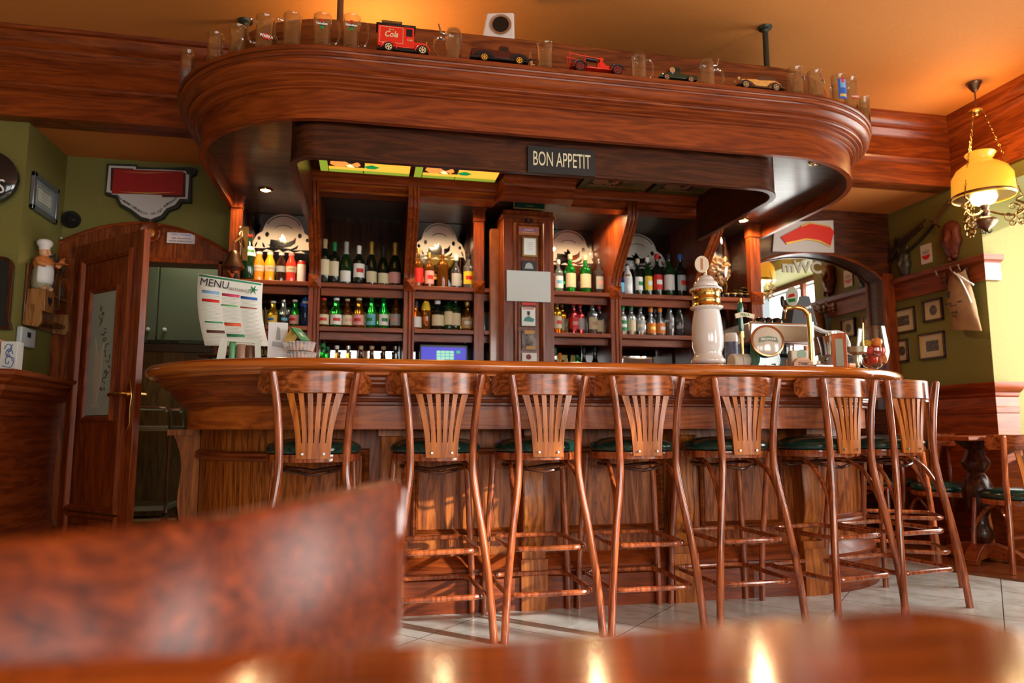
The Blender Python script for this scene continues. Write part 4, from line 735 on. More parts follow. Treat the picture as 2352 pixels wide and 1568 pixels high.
# body profiles: (radius fraction, height fraction); z of label band; cap start
PROF = {'wine': ([(.0, .02), (.9, .0), (1, .02), (1, .60), (.92, .66), (.55, .72), (.37, .77), (.34, .95), (.40, .955), (.40, .975), (.36, 1.0)], .22, .55, .80), 'champ': ([(0, .03), (.9, 0), (1, .03), (1, .42), (.88, .56), (.55, .70), (.36, .78), (.32, .95), (.42, .96), (.38, 1)], .10, .34, .72),
        'beer': ([(0, .02), (.9, 0), (1, .02), (1, .52), (.94, .60), (.62, .70), (.44, .80), (.40, .95), (.48, .96), (.46, 1)], .14, .46, .93), 'spirit': ([(0, .02), (.92, 0), (1, .02), (1, .62), (.94, .67), (.5, .73), (.38, .77), (.36, .90), (.42, .91), (.42, 1)], .18, .52, .88),
        'juice': ([(0, .02), (.85, 0), (.95, .04), (.82, .28), (.95, .50), (1, .58), (.8, .72), (.5, .84), (.44, .93), (.5, .94), (.48, 1)], .38, .56, .92), 'square': ([(0, .02), (.95, 0), (1, .02), (1, .58), (.97, .64), (.45, .72), (.34, .76), (.32, .90), (.38, .91), (.36, 1)], .15, .5, .86),
        'squat': ([(0, .02), (.85, 0), (1, .08), (1, .45), (.85, .58), (.5, .66), (.36, .72), (.34, .88), (.42, .90), (.4, 1)], .12, .46, .84), 'swing': ([(0, .02), (.9, 0), (1, .02), (1, .50), (.9, .62), (.6, .75), (.36, .85), (.3, .95), (.4, .96), (.4, 1)], .55, .75, .95), 'can': ([(0, .02), (.9, 0), (1, .04), (1, .93), (.85, 1)], .1, .85, .985)}
def bottle(x, y, z, r, h, kind, g, lab, cap, label, group, lab2=None):
    t = thing('can' if kind == 'can' else 'bottle', label, 'can' if kind == 'can' else 'bottle', (x, y, z), random.uniform(-.4, .4), group)
    pf, l0, l1, c0 = PROF[kind]; n = 18
    MB().lathe([(max(1e-4, a*r), b*h) for a, b in pf], n).build('body', GM[g] if g in GM else LM[g], t, smooth=50)
    def rad(f):
        for (a0, b0), (a1, b1) in zip(pf[1:], pf[2:]):
            if b0 <= f <= b1: return (a0+(a1-a0)*(f-b0)/max(1e-6, b1-b0))*r
        return pf[-1][0]*r
    if lab != 'none': MB().lathe([(rad(l0+(l1-l0)*i/4)+.0008, h*(l0+(l1-l0)*i/4)) for i in range(5)], n, a0=-pi/2-1.25, a1=-pi/2+1.25).build('label', LM[lab], t, smooth=50)
    if lab2:
        m0, m1 = l0+(l1-l0)*.35, l0+(l1-l0)*.65; MB().lathe([(rad(m0)+.0016, h*m0), (rad(m1)+.0016, h*m1)], 10, a0=-pi/2-.6, a1=-pi/2+.6).build('label_emblem', LM[lab2], t, smooth=50)
    if cap != 'none': MB().lathe([(rad(c0)+.0008, h*c0), (rad((c0+.96)/2)+.001, h*(c0+.96)/2), (max(rad(.965), r*.36)+.0012, h*.965), (max(rad(1), r*.34), h*1.004), (.0001, h*1.006)], 16).build('cap', LM[cap], t, smooth=50)
    return t
ROWS = [
 (S1, 'bay1', 'on the top shelf of the leftmost bay', 'drinks on the top shelf of the leftmost bay', [(574, 541, .046, 'swing', 'dkgreen', 'white', 'red', 'tall dark green bottle', 'green'), (596, 580, .038, 'juice', 'orange', 'cream', 'white', 'orange juice bottle', 'pink'), (621, 581, .038, 'juice', 'yellow', 'cream', 'white', 'yellow juice bottle', 'tan'), (647, 582, .034, 'juice', 'cola', 'grey', 'white', 'dark cola bottle', None), (670, 583, .037, 'juice', 'redj', 'cream', 'pink', 'red juice bottle', 'tan'), (693, 601, .028, 'can', 'red', 'white', 'silver', 'slim red and white drinks can', None)]),
 (S1, 'bay2', 'in the dark wine bay', 'wine bottles on the top shelf', [(747, 551, .040, 'wine', 'black', 'cream', 'tan', 'wine bottle with brown capsule and cream label', None), (769, 558, .038, 'wine', 'black', 'cream', 'green', 'wine bottle with green capsule and cream label', None), (796, 557, .038, 'champ', 'dkgreen', 'white', 'grey', 'green wine bottle with pale capsule and low label', None), (825, 566, .040, 'wine', 'black', 'white', 'white', 'wine bottle with white capsule and tall white label', 'red'), (854, 557, .038, 'champ', 'black', 'cream', 'gold', 'champagne bottle with gold foil and cream label', None), (881, 567, .038, 'champ', 'black', 'cream', 'black', 'black bottle with black capsule and small label', None), (908, 559, .042, 'champ', 'black', 'pink', 'gold', 'champagne bottle with gold foil and pink label, rightmost wine', None)]),
 (S1, 'bay3', 'on the top whisky shelf', 'spirits on the top whisky shelf', [(961, 571, .036, 'square', 'amber', 'red', 'gold', 'square amber whisky bottle with slanted red label', None), (986, 582, .034, 'square', 'amber', 'pink', 'gold', 'amber whisky bottle with pink label', 'red'), (1017, 572, .040, 'square', 'amber', 'none', 'silver', 'clear topped whisky bottle half full of amber', None), (1048, 586, .038, 'squat', 'smoke', 'grey', 'white', 'grey glass bottle with round body', None), (1076, 586, .036, 'spirit', 'clear', 'yellow', 'black', 'clear bottle with bright yellow label', 'red')]),
 (S1, 'bay4', 'on the top shelf right of the column', 'spirits on the top shelf right of the column', [(1282, 598, .034, 'spirit', 'clear', 'white', 'white', 'clear bottle with pale blue label', 'lblue'), (1309, 586, .040, 'spirit', 'bright', 'cream', 'cream', 'green gin bottle, left of the pair', None), (1344, 588, .040, 'spirit', 'bright', 'cream', 'cream', 'green gin bottle, right of the pair', None), (1375, 597, .034, 'spirit', 'smoke', 'grey', 'silver', 'smoky clear bottle with small pink seal', 'pink')]),
 (S1, 'bay5', 'below the right etched arch', 'bottles on the top shelf below the right arch', [(1424, 622, .030, 'spirit', 'blue', 'lblue', 'blue', 'blue bottle half behind the curved pilaster', None), (1441, 608, .036, 'swing', 'white', 'white', 'black', 'white coconut liqueur bottle', 'gold'), (1464, 596, .034, 'spirit', 'black', 'white', 'cream', 'dark vermouth bottle with cream cap', 'green'), (1486, 592, .034, 'spirit', 'dkgreen', 'yellow', 'white', 'green bottle with yellow label', 'white'), (1508, 585, .038, 'spirit', 'black', 'red', 'red', 'dark bottle with red cap and red label', 'white'), (1535, 585, .040, 'spirit', 'dkgreen', 'white', 'black', 'dark green vermouth bottle with black cap', None), (1561, 586, .040, 'spirit', 'black', 'grey', 'blue', 'rightmost dark vermouth bottle', 'red')]),
 (S2, 'bay1', 'on the leftmost bay middle shelf', 'bottles on the middle shelf of the leftmost bay', [(628, 693, .036, 'beer', 'gold', 'yellow', 'white', 'yellow labelled lemonade bottle', 'blue'), (652, 690, .034, 'beer', 'clear', 'black', 'silver', 'clear bottle with black label', 'lblue'), (664, 708, .026, 'beer', 'clear', 'white', 'green', 'small clear bottle with white label', None), (678, 690, .034, 'beer', 'green', 'pink', 'white', 'green bottle with pink label', 'red'), (690, 710, .026, 'beer', 'bright', 'green', 'green', 'small green bottle', None), (703, 665, .036, 'swing', 'blue', 'blue', 'silver', 'tall dark blue bottle beside the pilaster', 'white')]),
 (S2, 'bay2', 'in the beer row', 'beer bottles on the middle shelf', [(744, 686, .038, 'beer', 'brown', 'cream', 'red', 'brown beer bottle with red cap', 'red'), (773, 686, .040, 'beer', 'green', 'white', 'white', 'green beer bottle with white and red label', 'red'), (798, 688, .035, 'beer', 'brown', 'cream', 'tan', 'brown beer bottle with tan neck foil', 'pink'), (825, 686, .040, 'beer', 'amber', 'pink', 'cream', 'amber beer bottle with pink label', 'red'), (854, 681, .036, 'beer', 'green', 'lblue', 'gold', 'green beer bottle with long gold neck foil', 'green'), (881, 682, .036, 'beer', 'bright', 'white', 'green', 'bright green beer bottle', 'green'), (910, 680, .038, 'beer', 'brown', 'grey', 'pink', 'brown beer bottle with grey label, rightmost beer', 'pink')]),
 (S2, 'bay3', 'on the lower whisky shelf', 'spirits on the lower whisky shelf', [(956, 692, .040, 'squat', 'amber', 'white', 'black', 'round whisky bottle with white label', None), (979, 674, .036, 'swing', 'amber', 'yellow', 'blue', 'amber brandy bottle with blue cap', 'yellow'), (1005, 691, .046, 'spirit', 'black', 'cream', 'white', 'wide dark bottle with cream label and white cap', None), (1031, 675, .036, 'spirit', 'dkgreen', 'cream', 'red', 'tall green bottle with dark red cap', None), (1046, 682, .038, 'spirit', 'dkgreen', 'cream', 'red', 'whisky bottle with big cream label, red cap', None), (1073, 692, .042, 'squat', 'amber', 'tan', 'gold', 'fat amber whisky bottle beside the pilaster', 'white')]),
 (S2, 'bay4', 'right of the column, middle shelf', 'liqueurs on the middle shelf right of the column', [(1279, 690, .034, 'spirit', 'gold', 'cream', 'gold', 'pale golden bottle with gold cap', 'red'), (1291, 696, .030, 'spirit', 'gold', 'cream', 'gold', 'second golden bottle half hidden behind its neighbour', None), (1317, 694, .038, 'spirit', 'pink', 'red', 'red', 'red liqueur bottle with red cap', 'pink'), (1332, 698, .032, 'spirit', 'pink', 'grey', 'red', 'pink bottle with silver neck', None), (1360, 694, .040, 'spirit', 'clear', 'cream', 'red', 'clear bottle with red cap and cream label', 'tan'), (1376, 698, .036, 'squat', 'smoke', 'cream', 'red', 'round brandy bottle with red cap', None)]),
 (S2, 'bay5', 'in the vodka row', 'vodka bottles on the middle shelf', [(1420, 708, .028, 'spirit', 'clear', 'white', 'silver', 'clear bottle half behind the pilaster foot', None), (1430, 704, .032, 'spirit', 'clear', 'green', 'green', 'clear bottle with green cap', 'white'), (1449, 703, .034, 'spirit', 'clear', 'cream', 'green', 'clear bottle with dark green cap', None), (1470, 703, .034, 'spirit', 'clear', 'grey', 'black', 'clear bottle with dark cap', 'cream'), (1494, 707, .038, 'squat', 'clear', 'orange', 'orange', 'clear bottle with orange cap, left one', 'gold'), (1504, 710, .028, 'spirit', 'smoke', 'none', 'grey', 'grey bottle behind the orange capped pair', None), (1515, 707, .038, 'squat', 'clear', 'orange', 'orange', 'clear bottle with orange cap, right one', 'white'), (1537, 697, .034, 'beer', 'clear', 'none', 'silver', 'slim frosted bottle with silver cap, second from right', 'grey'), (1558, 696, .036, 'beer', 'smoke', 'none', 'silver', 'slim frosted bottle with silver cap, rightmost', 'grey')]),
 (CT, 'bay2', 'on the back counter before the bright mirror', 'bottles on the back counter', [(742, 790, .034, 'beer', 'bright', 'white', 'green', 'bright green bottle', 'green'), (752, 797, .030, 'beer', 'green', 'green', 'green', 'second green bottle half hidden', None), (774, 795, .030, 'beer', 'amber', 'cream', 'white', 'amber bottle with white cap', None), (800, 795, .030, 'beer', 'gold', 'yellow', 'silver', 'pale gold bottle', None), (829, 796, .034, 'beer', 'brown', 'cream', 'tan', 'brown bottle, leftmost of three alike', None), (854, 796, .034, 'beer', 'brown', 'pink', 'tan', 'brown bottle, middle of three alike', None), (881, 797, .034, 'beer', 'brown', 'red', 'tan', 'brown bottle, rightmost of three alike', None), (909, 796, .034, 'beer', 'smoke', 'cream', 'silver', 'clear grey bottle beside the pilaster', None)]),
 (CT, 'bay4', 'on the back counter right of the column', 'bottles on the back counter right of the column', [(1275, 800, .030, 'spirit', 'clear', 'white', 'green', 'clear bottle', None), (1286, 812, .030, 'spirit', 'orange', 'orange', 'orange', 'orange capped bottle', None), (1325, 817, .034, 'beer', 'bright', 'green', 'green', 'short green bottle', None), (1341, 800, .034, 'spirit', 'black', 'black', 'black', 'black bottle', None), (1366, 790, .042, 'squat', 'black', 'black', 'black', 'large black decanter like bottle', None)])]
for z, bay, where, grp, L in ROWS:
    for px, py, r, kind, g, lab, cap, look, em in L:
        y = 4.84 if z != CT else 4.9
        c = PY(px, py, y); hh = c.z-z
        if look.startswith(('second', 'small', 'grey bottle behind')): y += .10; c = PY(px, py, y); hh = c.z-z
        bottle(c.x, y, z+.003, r, hh, kind, g, lab, cap, look+' '+where, grp, em)
# small glasses in the narrow bay, tumblers
for px, top, z, lb in ((1114, 672, S1, 'small shot glass left of the crystal jar in the narrow bay'), (1131, 662, S1, 'small crystal jar in the narrow bay beside the column')):
    c = PY(px, top, 4.80); tumbler((c.x, 4.80, z+.003), .022, c.z-z, lb, group='glassware in the narrow bay')
for px, lb in ((1113, 'left tall slim glass in the narrow bay'), (1124, 'middle tall slim glass in the narrow bay'), (1135, 'right tall slim glass in the narrow bay')):
    c = PY(px, 718, 4.8); tumbler((c.x, 4.80, S2+.003), .017, c.z-S2, lb, group='glassware in the narrow bay')
# till monitor
a, b_ = PY(964, 790, 4.86), PY(1075, 790, 4.86); t = thing('till_monitor', 'till screen showing a blue page with a green number grid below the whisky shelves', 'monitor', ((a.x+b_.x)/2, 4.86, CT)); hw = (b_.x-a.x)/2
MB().box(-hw, hw, 0, .03, a.z-CT-.24, a.z-CT).build('casing', black, t, bevel=.004); MB().box(-.03, .03, .005, .03, .01, a.z-CT-.2).box(-.1, .1, -.06, .1, 0, .012).build('stand', black, t)
sc_ = MB().box(-hw+.012, hw-.012, -.003, 0, a.z-CT-.225, a.z-CT-.018).build('screen', mat('screen_blue', (.02, .03, .5), .3, emit=1.0, ecol=(.03, .02, .42)), t)
b = MB()
for i in range(4):
    for j in range(5): b.box(-.05+i*.030, -.023+i*.030, -.0045, -.003, a.z-CT-.06-j*.02, a.z-CT-.043-j*.02)
b.build('key_grid', mat('screen_green', (.3, .7, .4), .3, emit=.8, ecol=(.30, .75, .45)), sc_); MB().box(.085, .112, -.0045, -.003, a.z-CT-.06, a.z-CT-.04).build('status_box', mat('screen_teal', (.0, .5, .3), .3, emit=.6, ecol=(0, .5, .3)), sc_)
# column pictures
def col_item(px0, py0, px1, py1, name, cat, label, m, d=.008, y=4.512):
    a, b = PY(px0, py0, y-d), PY(px1, py1, y-d); o = MB().box(a.x, b.x, y-d, y, b.z, a.z).build(name, m); tag(o, label, cat); return o, (a.x+b.x)/2, (a.z+b.z)/2, b.x-a.x, a.z-b.z, y-d
o, x, z, w_, h_, y = col_item(1180, 455, 1252, 482, 'name_sign', 'sign', 'dark green framed sign at the top of the centre column', gold, .01); MB().box(x-w_/2+.004, x+w_/2-.004, y-.002, y, z-h_/2+.004, z+h_/2-.004).build('panel', mat('sign_green', (.004, .03, .02), .3), o)
text_mb('GABINET KOMENDANTA OBIEKTU', .012, FRONT((x, y-.0025, z+.012)), sx=.85).build('lettering', gold, o); text_mb('ZAPRASZAMY', .010, FRONT((x, y-.0025, z-.014)), sx=.85).build('lettering', gold, o)
t = thing('wreath_badge', 'small dark round wreath badge near the top of the column', 'badge', PY(1216, 507, 4.505)); MB().tube([(.018*cos(2*pi*i/16), 0, .018*sin(2*pi*i/16)) for i in range(16)], .006, 8, closed=True).build('wreath', black, t)
o, x, z, w_, h_, y = col_item(1191, 519, 1238, 541, 'colour_card', 'card', 'orange and purple card below the wreath badge on the column', mat('card_orange', (.45, .14, .05), .4)); MB().box(x-w_/2+.004, x+w_/2-.01, y-.001, y, z-.002, z+.014).build('band', mat('card_purple', (.30, .12, .35), .4), o); text_mb('GALERIA', .016, FRONT((x, y-.002, z+.006)), shear=.2).build('lettering', WHT, o); text_mb('SERDECZNIE ZAPRASZA', .008, FRONT((x, y-.002, z-.012))).build('lettering', WHT, o)
o, x, z, w_, h_, y = col_item(1200, 543, 1234, 590, 'framed_notice', 'picture', 'small brass framed pale notice on the column', antbr, .012); MB().box(x-w_/2+.010, x+w_/2-.010, y-.001, y, z-h_/2+.012, z+h_/2-.010).build('sheet', paper, o)
b = MB(); [b.box(x-.02+.004*(k % 2), x+.02-.004*(k % 2), y-.0016, y-.001, z+.025-k*.012, z+.027-k*.012) for k in range(5)]; b.build('print', mat('print_grey', (.2, .2, .18), .6), o)
o, x, z, w_, h_, y = col_item(1199, 598, 1231, 622, 'picture_card', 'picture', 'small dark card with pale leaves half hidden by the blank paper', BLK); MB().prism([(x-.03, z-.02), (x-.02, z+.012), (x, z+.022), (x+.02, z+.012), (x+.03, z-.02)], y-.001, y, 'XZ').build('print', LM['grey'], o)
o, x, z, w_, h_, y = col_item(1164, 620, 1265, 694, 'blank_paper', 'paper', 'large blank white sheet taped on the centre column', mat('blank_sheet', (.60, .64, .64), .5), .003, 4.500)
o, x, z, w_, h_, y = col_item(1199, 694, 1231, 701, 'red_card', 'card', 'thin strip of a red card peeking out below the blank paper', REDm)
o, x, z, w_, h_, y = col_item(1197, 704, 1231, 750, 'poster_card', 'picture', 'white card with a dark pint glass above a teal animal', BLK); MB().box(x-w_/2+.004, x+w_/2-.004, y-.001, y, z-h_/2+.004, z+h_/2-.004).build('sheet', paper, o); text_mb('GUINNESS', .017, FRONT((x, y-.002, z+.052)), sx=.95, bold=.0003).build('lettering', REDm, o); MB().prism([(x-.008, z+.008), (x-.011, z+.036), (x+.011, z+.036), (x+.008, z+.008)], y-.002, y-.001, 'XZ').build('pint_print', BLK, o); MB().prism([(x-.035, z-.03), (x-.025, z-.008), (x, z+.004), (x+.02, z-.006), (x+.04, z-.016), (x+.03, z-.035)], y-.002, y-.001, 'XZ').build('animal_print', mat('teal', (.05, .25, .25), .5), o)
o, x, z, w_, h_, y = col_item(1199, 757, 1232, 804, 'collage_card', 'picture', 'card with orange, black and white shapes low on the column', mat('collage', (.18, .16, .15), .5, var=.9, bscale=25)); MB().box(x-.03, x+.035, y-.001, y, z+.04, z+.062).box(x-.02, x+.04, y-.001, y, z-.06, z-.04).build('print', mat('collage_orange', (.6, .28, .06), .5), o)
o, x, z, w_, h_, y = col_item(1199, 810, 1233, 850, 'pale_card', 'picture', 'pale card with dark red figure just above the bar top', paper); MB().sph((x-.005, y, z+.03), .018, 8, sy=.05).build('print', mat('maroon', (.2, .03, .04), .5), o)
# ================================================================== ARCH AND MIRROR right of the back bar
a = MB(); x0, x1 = 2.86, 4.10; zt = LZ
pts = [(x0, zt), (x1+.09, zt), (x1+.09, 1.0), (x1, 1.0), (x1, 2.05)]+[(x1-(x1-x0)*i/18, 2.05+.20*(1-(2*i/18-1)**2)**.8 if 0 < i < 18 else 2.05) for i in range(19)]+[(x0, 2.05)]
a.prism([(x, z) for x, z in pts], 5.00, 5.13, 'XZ'); struct(a.build('trim_6', wood('arch_wood', (.02, .005, .003), (.06, .014, .005), (.11, .028, .008), axis='X', rough=.4), bevel=0))
arp = [(x1, 5.0, 1.0), (x1, 5.0, 2.05)]+[(x, 5.0, z) for x, z in pts[5:-1]]
struct(MB().tube([(p[0], 4.998, p[2]) for p in arp], .010, 6).build('trim_7', redX))
struct(MB().box(4.09, 4.19, 4.97, 5.0, 0, 2.10).build('trim_8', redZ, bevel=.004))
o = MB().box(x0, x1, 5.085, 5.095, 1.0, 2.26).build('wall_mirror', mat('clear_mirror', (.80, .82, .80), .01, 1)); tag(o, 'large arched wall mirror reflecting the green wall, right of the back bar', 'mirror')
c = PY(1842, 614, 5.08); text_mb('mWC', .135, FRONT((c.x, 5.08, c.z)), sx=1.05, bold=.004).build('lettering', mat('etched_letters', (.55, .56, .48), .5), o)
struct(MB().box(2.83, 4.2, 4.99, 5.13, 0, 1.0).build('wall_niche', drkX))
# sign above the arch
t = thing('brewery_sign', 'silver sign with a red ribbon banner above the mirrored arch', 'sign', (3.5, 4.985, 2.4)); y = 4.985
q = [PY(px, py, y) for px, py in ((1775, 577), (1780, 510), (1914, 506), (1916, 580))]; MB().prism([(p.x, p.z) for p in q], y, y+.014, 'XZ').build('plate', mat('sign_silver', (.50, .50, .50), .4), t, True)
def sgn(pts, m, n, d, yy=y): q = [PY(px, py, yy) for px, py in pts]; return MB().prism([(p.x, p.z) for p in q], yy-d, yy, 'XZ').build(n, m, t, True)
sgn([(1792, 545), (1840, 520), (1860, 513), (1905, 522), (1914, 532), (1906, 566), (1880, 553), (1850, 549), (1805, 560)], mat('banner_red', (.62, .015, .008), .45), 'red_banner', .010)
sgn([(1803, 558), (1850, 548), (1880, 552), (1906, 565), (1905, 568), (1880, 556), (1850, 551), (1806, 562)], gold, 'gold_edge', .012); sgn([(1838, 519), (1860, 511), (1905, 520), (1905, 523), (1860, 514), (1838, 522)], gold, 'gold_edge', .012)
# ================================================================== ON THE BAR
BZ = 1.149
def at_bar(px, y): c = PY(px, 800, y); return Vector((c.x, y, BZ))
def zt(px, py, y): return PY(px, py, y).z-BZ
# draught tower
c = at_bar(1626, 3.33); t = thing('draught_tower', 'tall white porcelain beer tower with brass bands and an oval badge', 'beer tower', c)
porc = mat('porcelain', (.72, .72, .71), .12, coat=.8)
H = zt(1626, 628, 3.33); k = H/.50; R = .085
MB().lathe([(r*R, z*k) for r, z in [(.75, .022), (.98, .03), (1.02, .045), (.9, .055), (.82, .07), (.80, .085), (.90, .11), (.94, .15), (.90, .21), (.82, .27), (.76, .295), (.74, .305)]], 36).build('porcelain_body', porc, t, smooth=60)
MB().lathe([(r*R, z*k) for r, z in [(.98, .0), (1.0, .01), (.92, .022), (.75, .024)]], 32).build('brass_base', brass, t, smooth=50); MB().lathe([(r*R, z*k) for r, z in [(.86, .318), (.90, .322), (.86, .328), (.82, .333), (.82, .36), (.85, .363), (.82, .37), (.82, .395), (.88, .402), (.92, .408)]], 36).build('brass_band', brass, t, smooth=50)
MB().lathe([(r*R, z*k) for r, z in [(.72, .300), (.80, .306), (.95, .312), (.97, .320), (.86, .325)]], 36).lathe([(r*R, z*k) for r, z in [(.86, .405), (.97, .408), (.97, .416), (.85, .424), (.70, .428), (.72, .438), (.68, .45), (.52, .458), (.48, .468), (.42, .480), (.25, .487), (.12, .49), (.10, .5), (.0001, .503)]], 36).build('porcelain_top', porc, t, smooth=50)
b = MB(); [b.sph((R*.93*cos(a), R*.93*sin(a), z*k), .0045, 5) for z in (.322, .404) for a in [2*pi*i/22 for i in range(22)]]; b['x'] if False else b.build('bead_ring', brass, t)
MB().tube([(0, 0, .50*k), (0, 0, .515*k)], .008, 8).build('badge_stem', brass, t); M = Matrix.Translation((-.018, 0, .548*k)) @ Matrix.Rotation(R_(-20), 4, 'Z') @ Matrix.Rotation(pi/2, 4, 'X')
MB().lathe([(.0001, -.004), (.034, -.004), (.036, 0), (.034, .004), (.0001, .004)], 28, M=M, sy=1.25).build('oval_badge', mat('badge_cream', (.75, .68, .55), .3, coat=.5), t); b = MB(); b.box(-.006, .006, -.03, .03, .0045, .0055, M); b.build('badge_stripe', mat('badge_rust', (.5, .22, .10), .5), t)
# brandy glass full of corks
c = PY(1650, 660, 4.80); c = Vector((c.x, 4.80, S1+.003)); t = thing('cork_goblet', 'giant brandy goblet filled with wine corks behind the white beer tower', 'goblet', c); zb_ = PY(1650, 548, 4.80).z-S1
MB().lathe([(.0001, 0), (.06, 0), (.06, .004), (.01, .012), (.008, .07), (.012, .085), (.05, .115), (.085, .17), (.092, .23), (.084, .30), (.064, zb_-.01), (.062, zb_), (.060, zb_-.001)], 28).build('goblet', glass, t, smooth=60)
cork = mat('cork', (.68, .42, .22), .7, var=.2, bscale=60); random.seed(11); b0 = None; n = 0
for zc in (.13, .155, .18, .205, .23, .255, .28, .30):
    rr = {.13: .035, .155: .055, .18: .066, .205: .070, .23: .072, .255: .070, .28: .066, .30: .058}[zc]
    for q in range(9 if zc > .14 else 4):
        a = 2*pi*q/(9 if zc > .14 else 4)+random.random(); p = (rr*cos(a), rr*sin(a), zc); d = Vector((random.uniform(-1, 1), random.uniform(-.6, .6), random.uniform(-.5, .5))).normalized()*.020
        o = MB().tube([Vector(p)-d, Vector(p)+d], .0105, 10).build('wine_cork', cork); o.location = c; tag(o, 'pale brown wine cork piled inside the giant brandy goblet', 'cork', 'wine corks in the goblet')
# cups and saucers on the right end shelf
cupm = mat('cup_black', (.012, .012, .014), .15, coat=.6)
for i, (px, y) in enumerate(((1668, 4.78), (1684, 4.76), (1700, 4.76), (1716, 4.76), (1676, 4.88), (1706, 4.88))):
    q = PY(px, 670, y); t = thing('espresso_cup', ['first black cup with gold rim, nearest the cork goblet', 'second black cup from the cork goblet on the end shelf', 'third black cup from the cork goblet on the end shelf', 'black cup with gold rim beside the end pilaster', 'black cup in the back row, behind the first pair', 'black cup in the back row beside the end pilaster'][i], 'cup', (q.x, y, S1+.003), 0, 'black espresso cups on the end shelf')
    MB().lathe([(.0001, 0), (.016, 0), (.020, .01), (.028, .04), (.026, .04), (.018, .012), (.0001, .008)], 20).build('cup', cupm, t, smooth=50); MB().lathe([(.0285, .036), (.029, .0405), (.0265, .0405)], 20).build('rim', gold, t)
for i, (px, dy) in enumerate(((1684, 0), (1689, .01), (1694, .02))):
    q = PY(px, 660, 4.82); t = thing('saucer', ['gold rimmed saucer lying flat on the stacked cups', 'second saucer leaning above the flat one', 'topmost saucer tilted steeply on the cups'][i], 'saucer', (q.x+.03*i, 4.80, S1+.045+.012*i), 0, 'gold rimmed saucers on the cups'); t.rotation_euler = (R_(6), R_(14*i), 0)
    MB().lathe([(.0001, 0), (.03, .001), (.055, .008), (.0545, .010), (.03, .004), (.0001, .003)], 28).build('dish', cupm, t, smooth=50); MB().lathe([(.053, .0075), (.056, .0085), (.053, .0105)], 28).build('rim', gold, t)
t = thing('wine_funnel', 'small brass hooked handle object on top of the saucers', 'utensil', PY(1668, 672, 4.84)); MB().tube([(0, 0, 0), (.01, 0, .05), (.0, 0, .09), (.015, 0, .10)], .004, 8).sph((.0, 0, .075), .009, 6).build('hook', brass, t)
# beer font, green with large round badge
tealm = mat('font_green', (.0, .12, .085), .2, coat=.8); c = at_bar(1755, 3.42); c.y = 3.42; t = thing('green_beer_font', 'dark green beer font with large copper rimmed round badge', 'beer font', c)
MB().prism([(-.085, 0), (.085, 0), (.07, .05), (.055, .13), (.05, .2), (-.05, .2), (-.055, .13), (-.07, .05)], -.05, .05, 'XZ').build('font_body', tealm, t, bevel=.012)
M = Matrix.Translation((-.015, -.06, .155)) @ Matrix.Rotation(R_(-12), 4, 'Z') @ Matrix.Rotation(R_(80), 4, 'X'); cop = mat('copper', (.50, .24, .12), .25, 1)
MB().lathe([(.05, -.05), (.075, -.02), (.082, 0)], 32, M=M).build('badge_cup', tealm, t); MB().lathe([(.074, 0), (.078, .008), (.086, .006), (.088, -.002), (.082, -.006)], 36, M=M).build('badge_rim', cop, t, smooth=60); MB().lathe([(.075, .003), (.05, .012), (.0001, .016)], 32, M=M).build('badge_face', mat('badge_face', (.62, .60, .52), .15, coat=.8), t, smooth=60)
b = MB(); b.prism([(-.05, -.012), (-.045, .014), (0, .022), (.045, .014), (.05, -.012), (0, -.004)], .0165, .0175, M=M); b.build('badge_ribbon', mat('ribbon_green', (.18, .28, .22), .4), t); text_mb('BROWAR', .018, M @ Matrix.Translation((0, .004, .019)), bold=.0004).build('lettering', WHT, t)
MB().sph((.02, -.06, .03), .008, 6).box(-.03, .03, -.065, -.045, .01, .03).build('tap_nut', tealm, t)
# tap handle with name plate
c = at_bar(1704, 3.62); t = thing('tap_handle', 'green and gold beer tap handle with cream name plate', 'tap', c); z0 = zt(1704, 800, 3.62); z1 = zt(1704, 690, 3.62)
MB().tube([(0, 0, 0), (0, 0, z0+.06)], .010, 12).cyl((0, 0, z0+.06), .015, .035, 14).build('tap_stem', brass, t); MB().lathe([(.010, z0+.095), (.014, z0+.12), (.012, z1-.09), (.018, z1-.05), (.014, z1-.02), (.008, z1-.01)], 18).build('grip', tealm, t, smooth=50)
MB().cyl((0, 0, z1-.01), .010, .02, 12).build('finial', brass, t); zp = zt(1716, 726, 3.62); MB().prism([(-.04, zp-.018), (-.045, zp+.008), (0, zp+.022), (.075, zp+.008), (.07, zp-.018), (.015, zp-.006)], -.022, -.014, 'XZ').build('name_plate', cream, t, bevel=.002); text_mb('PERLA', .020, FRONT((.015, -.0225, zp+.004)), bold=.0003).build('lettering', GRN, t)
t = thing('drip_bottle', 'dark bottle body at the foot of the green tap handle', 'bottle', at_bar(1696, 3.75)); MB().lathe([(.03, 0), (.03, .09), (.018, .12), (.012, .14), (.0001, .141)], 18).build('body', black, t)
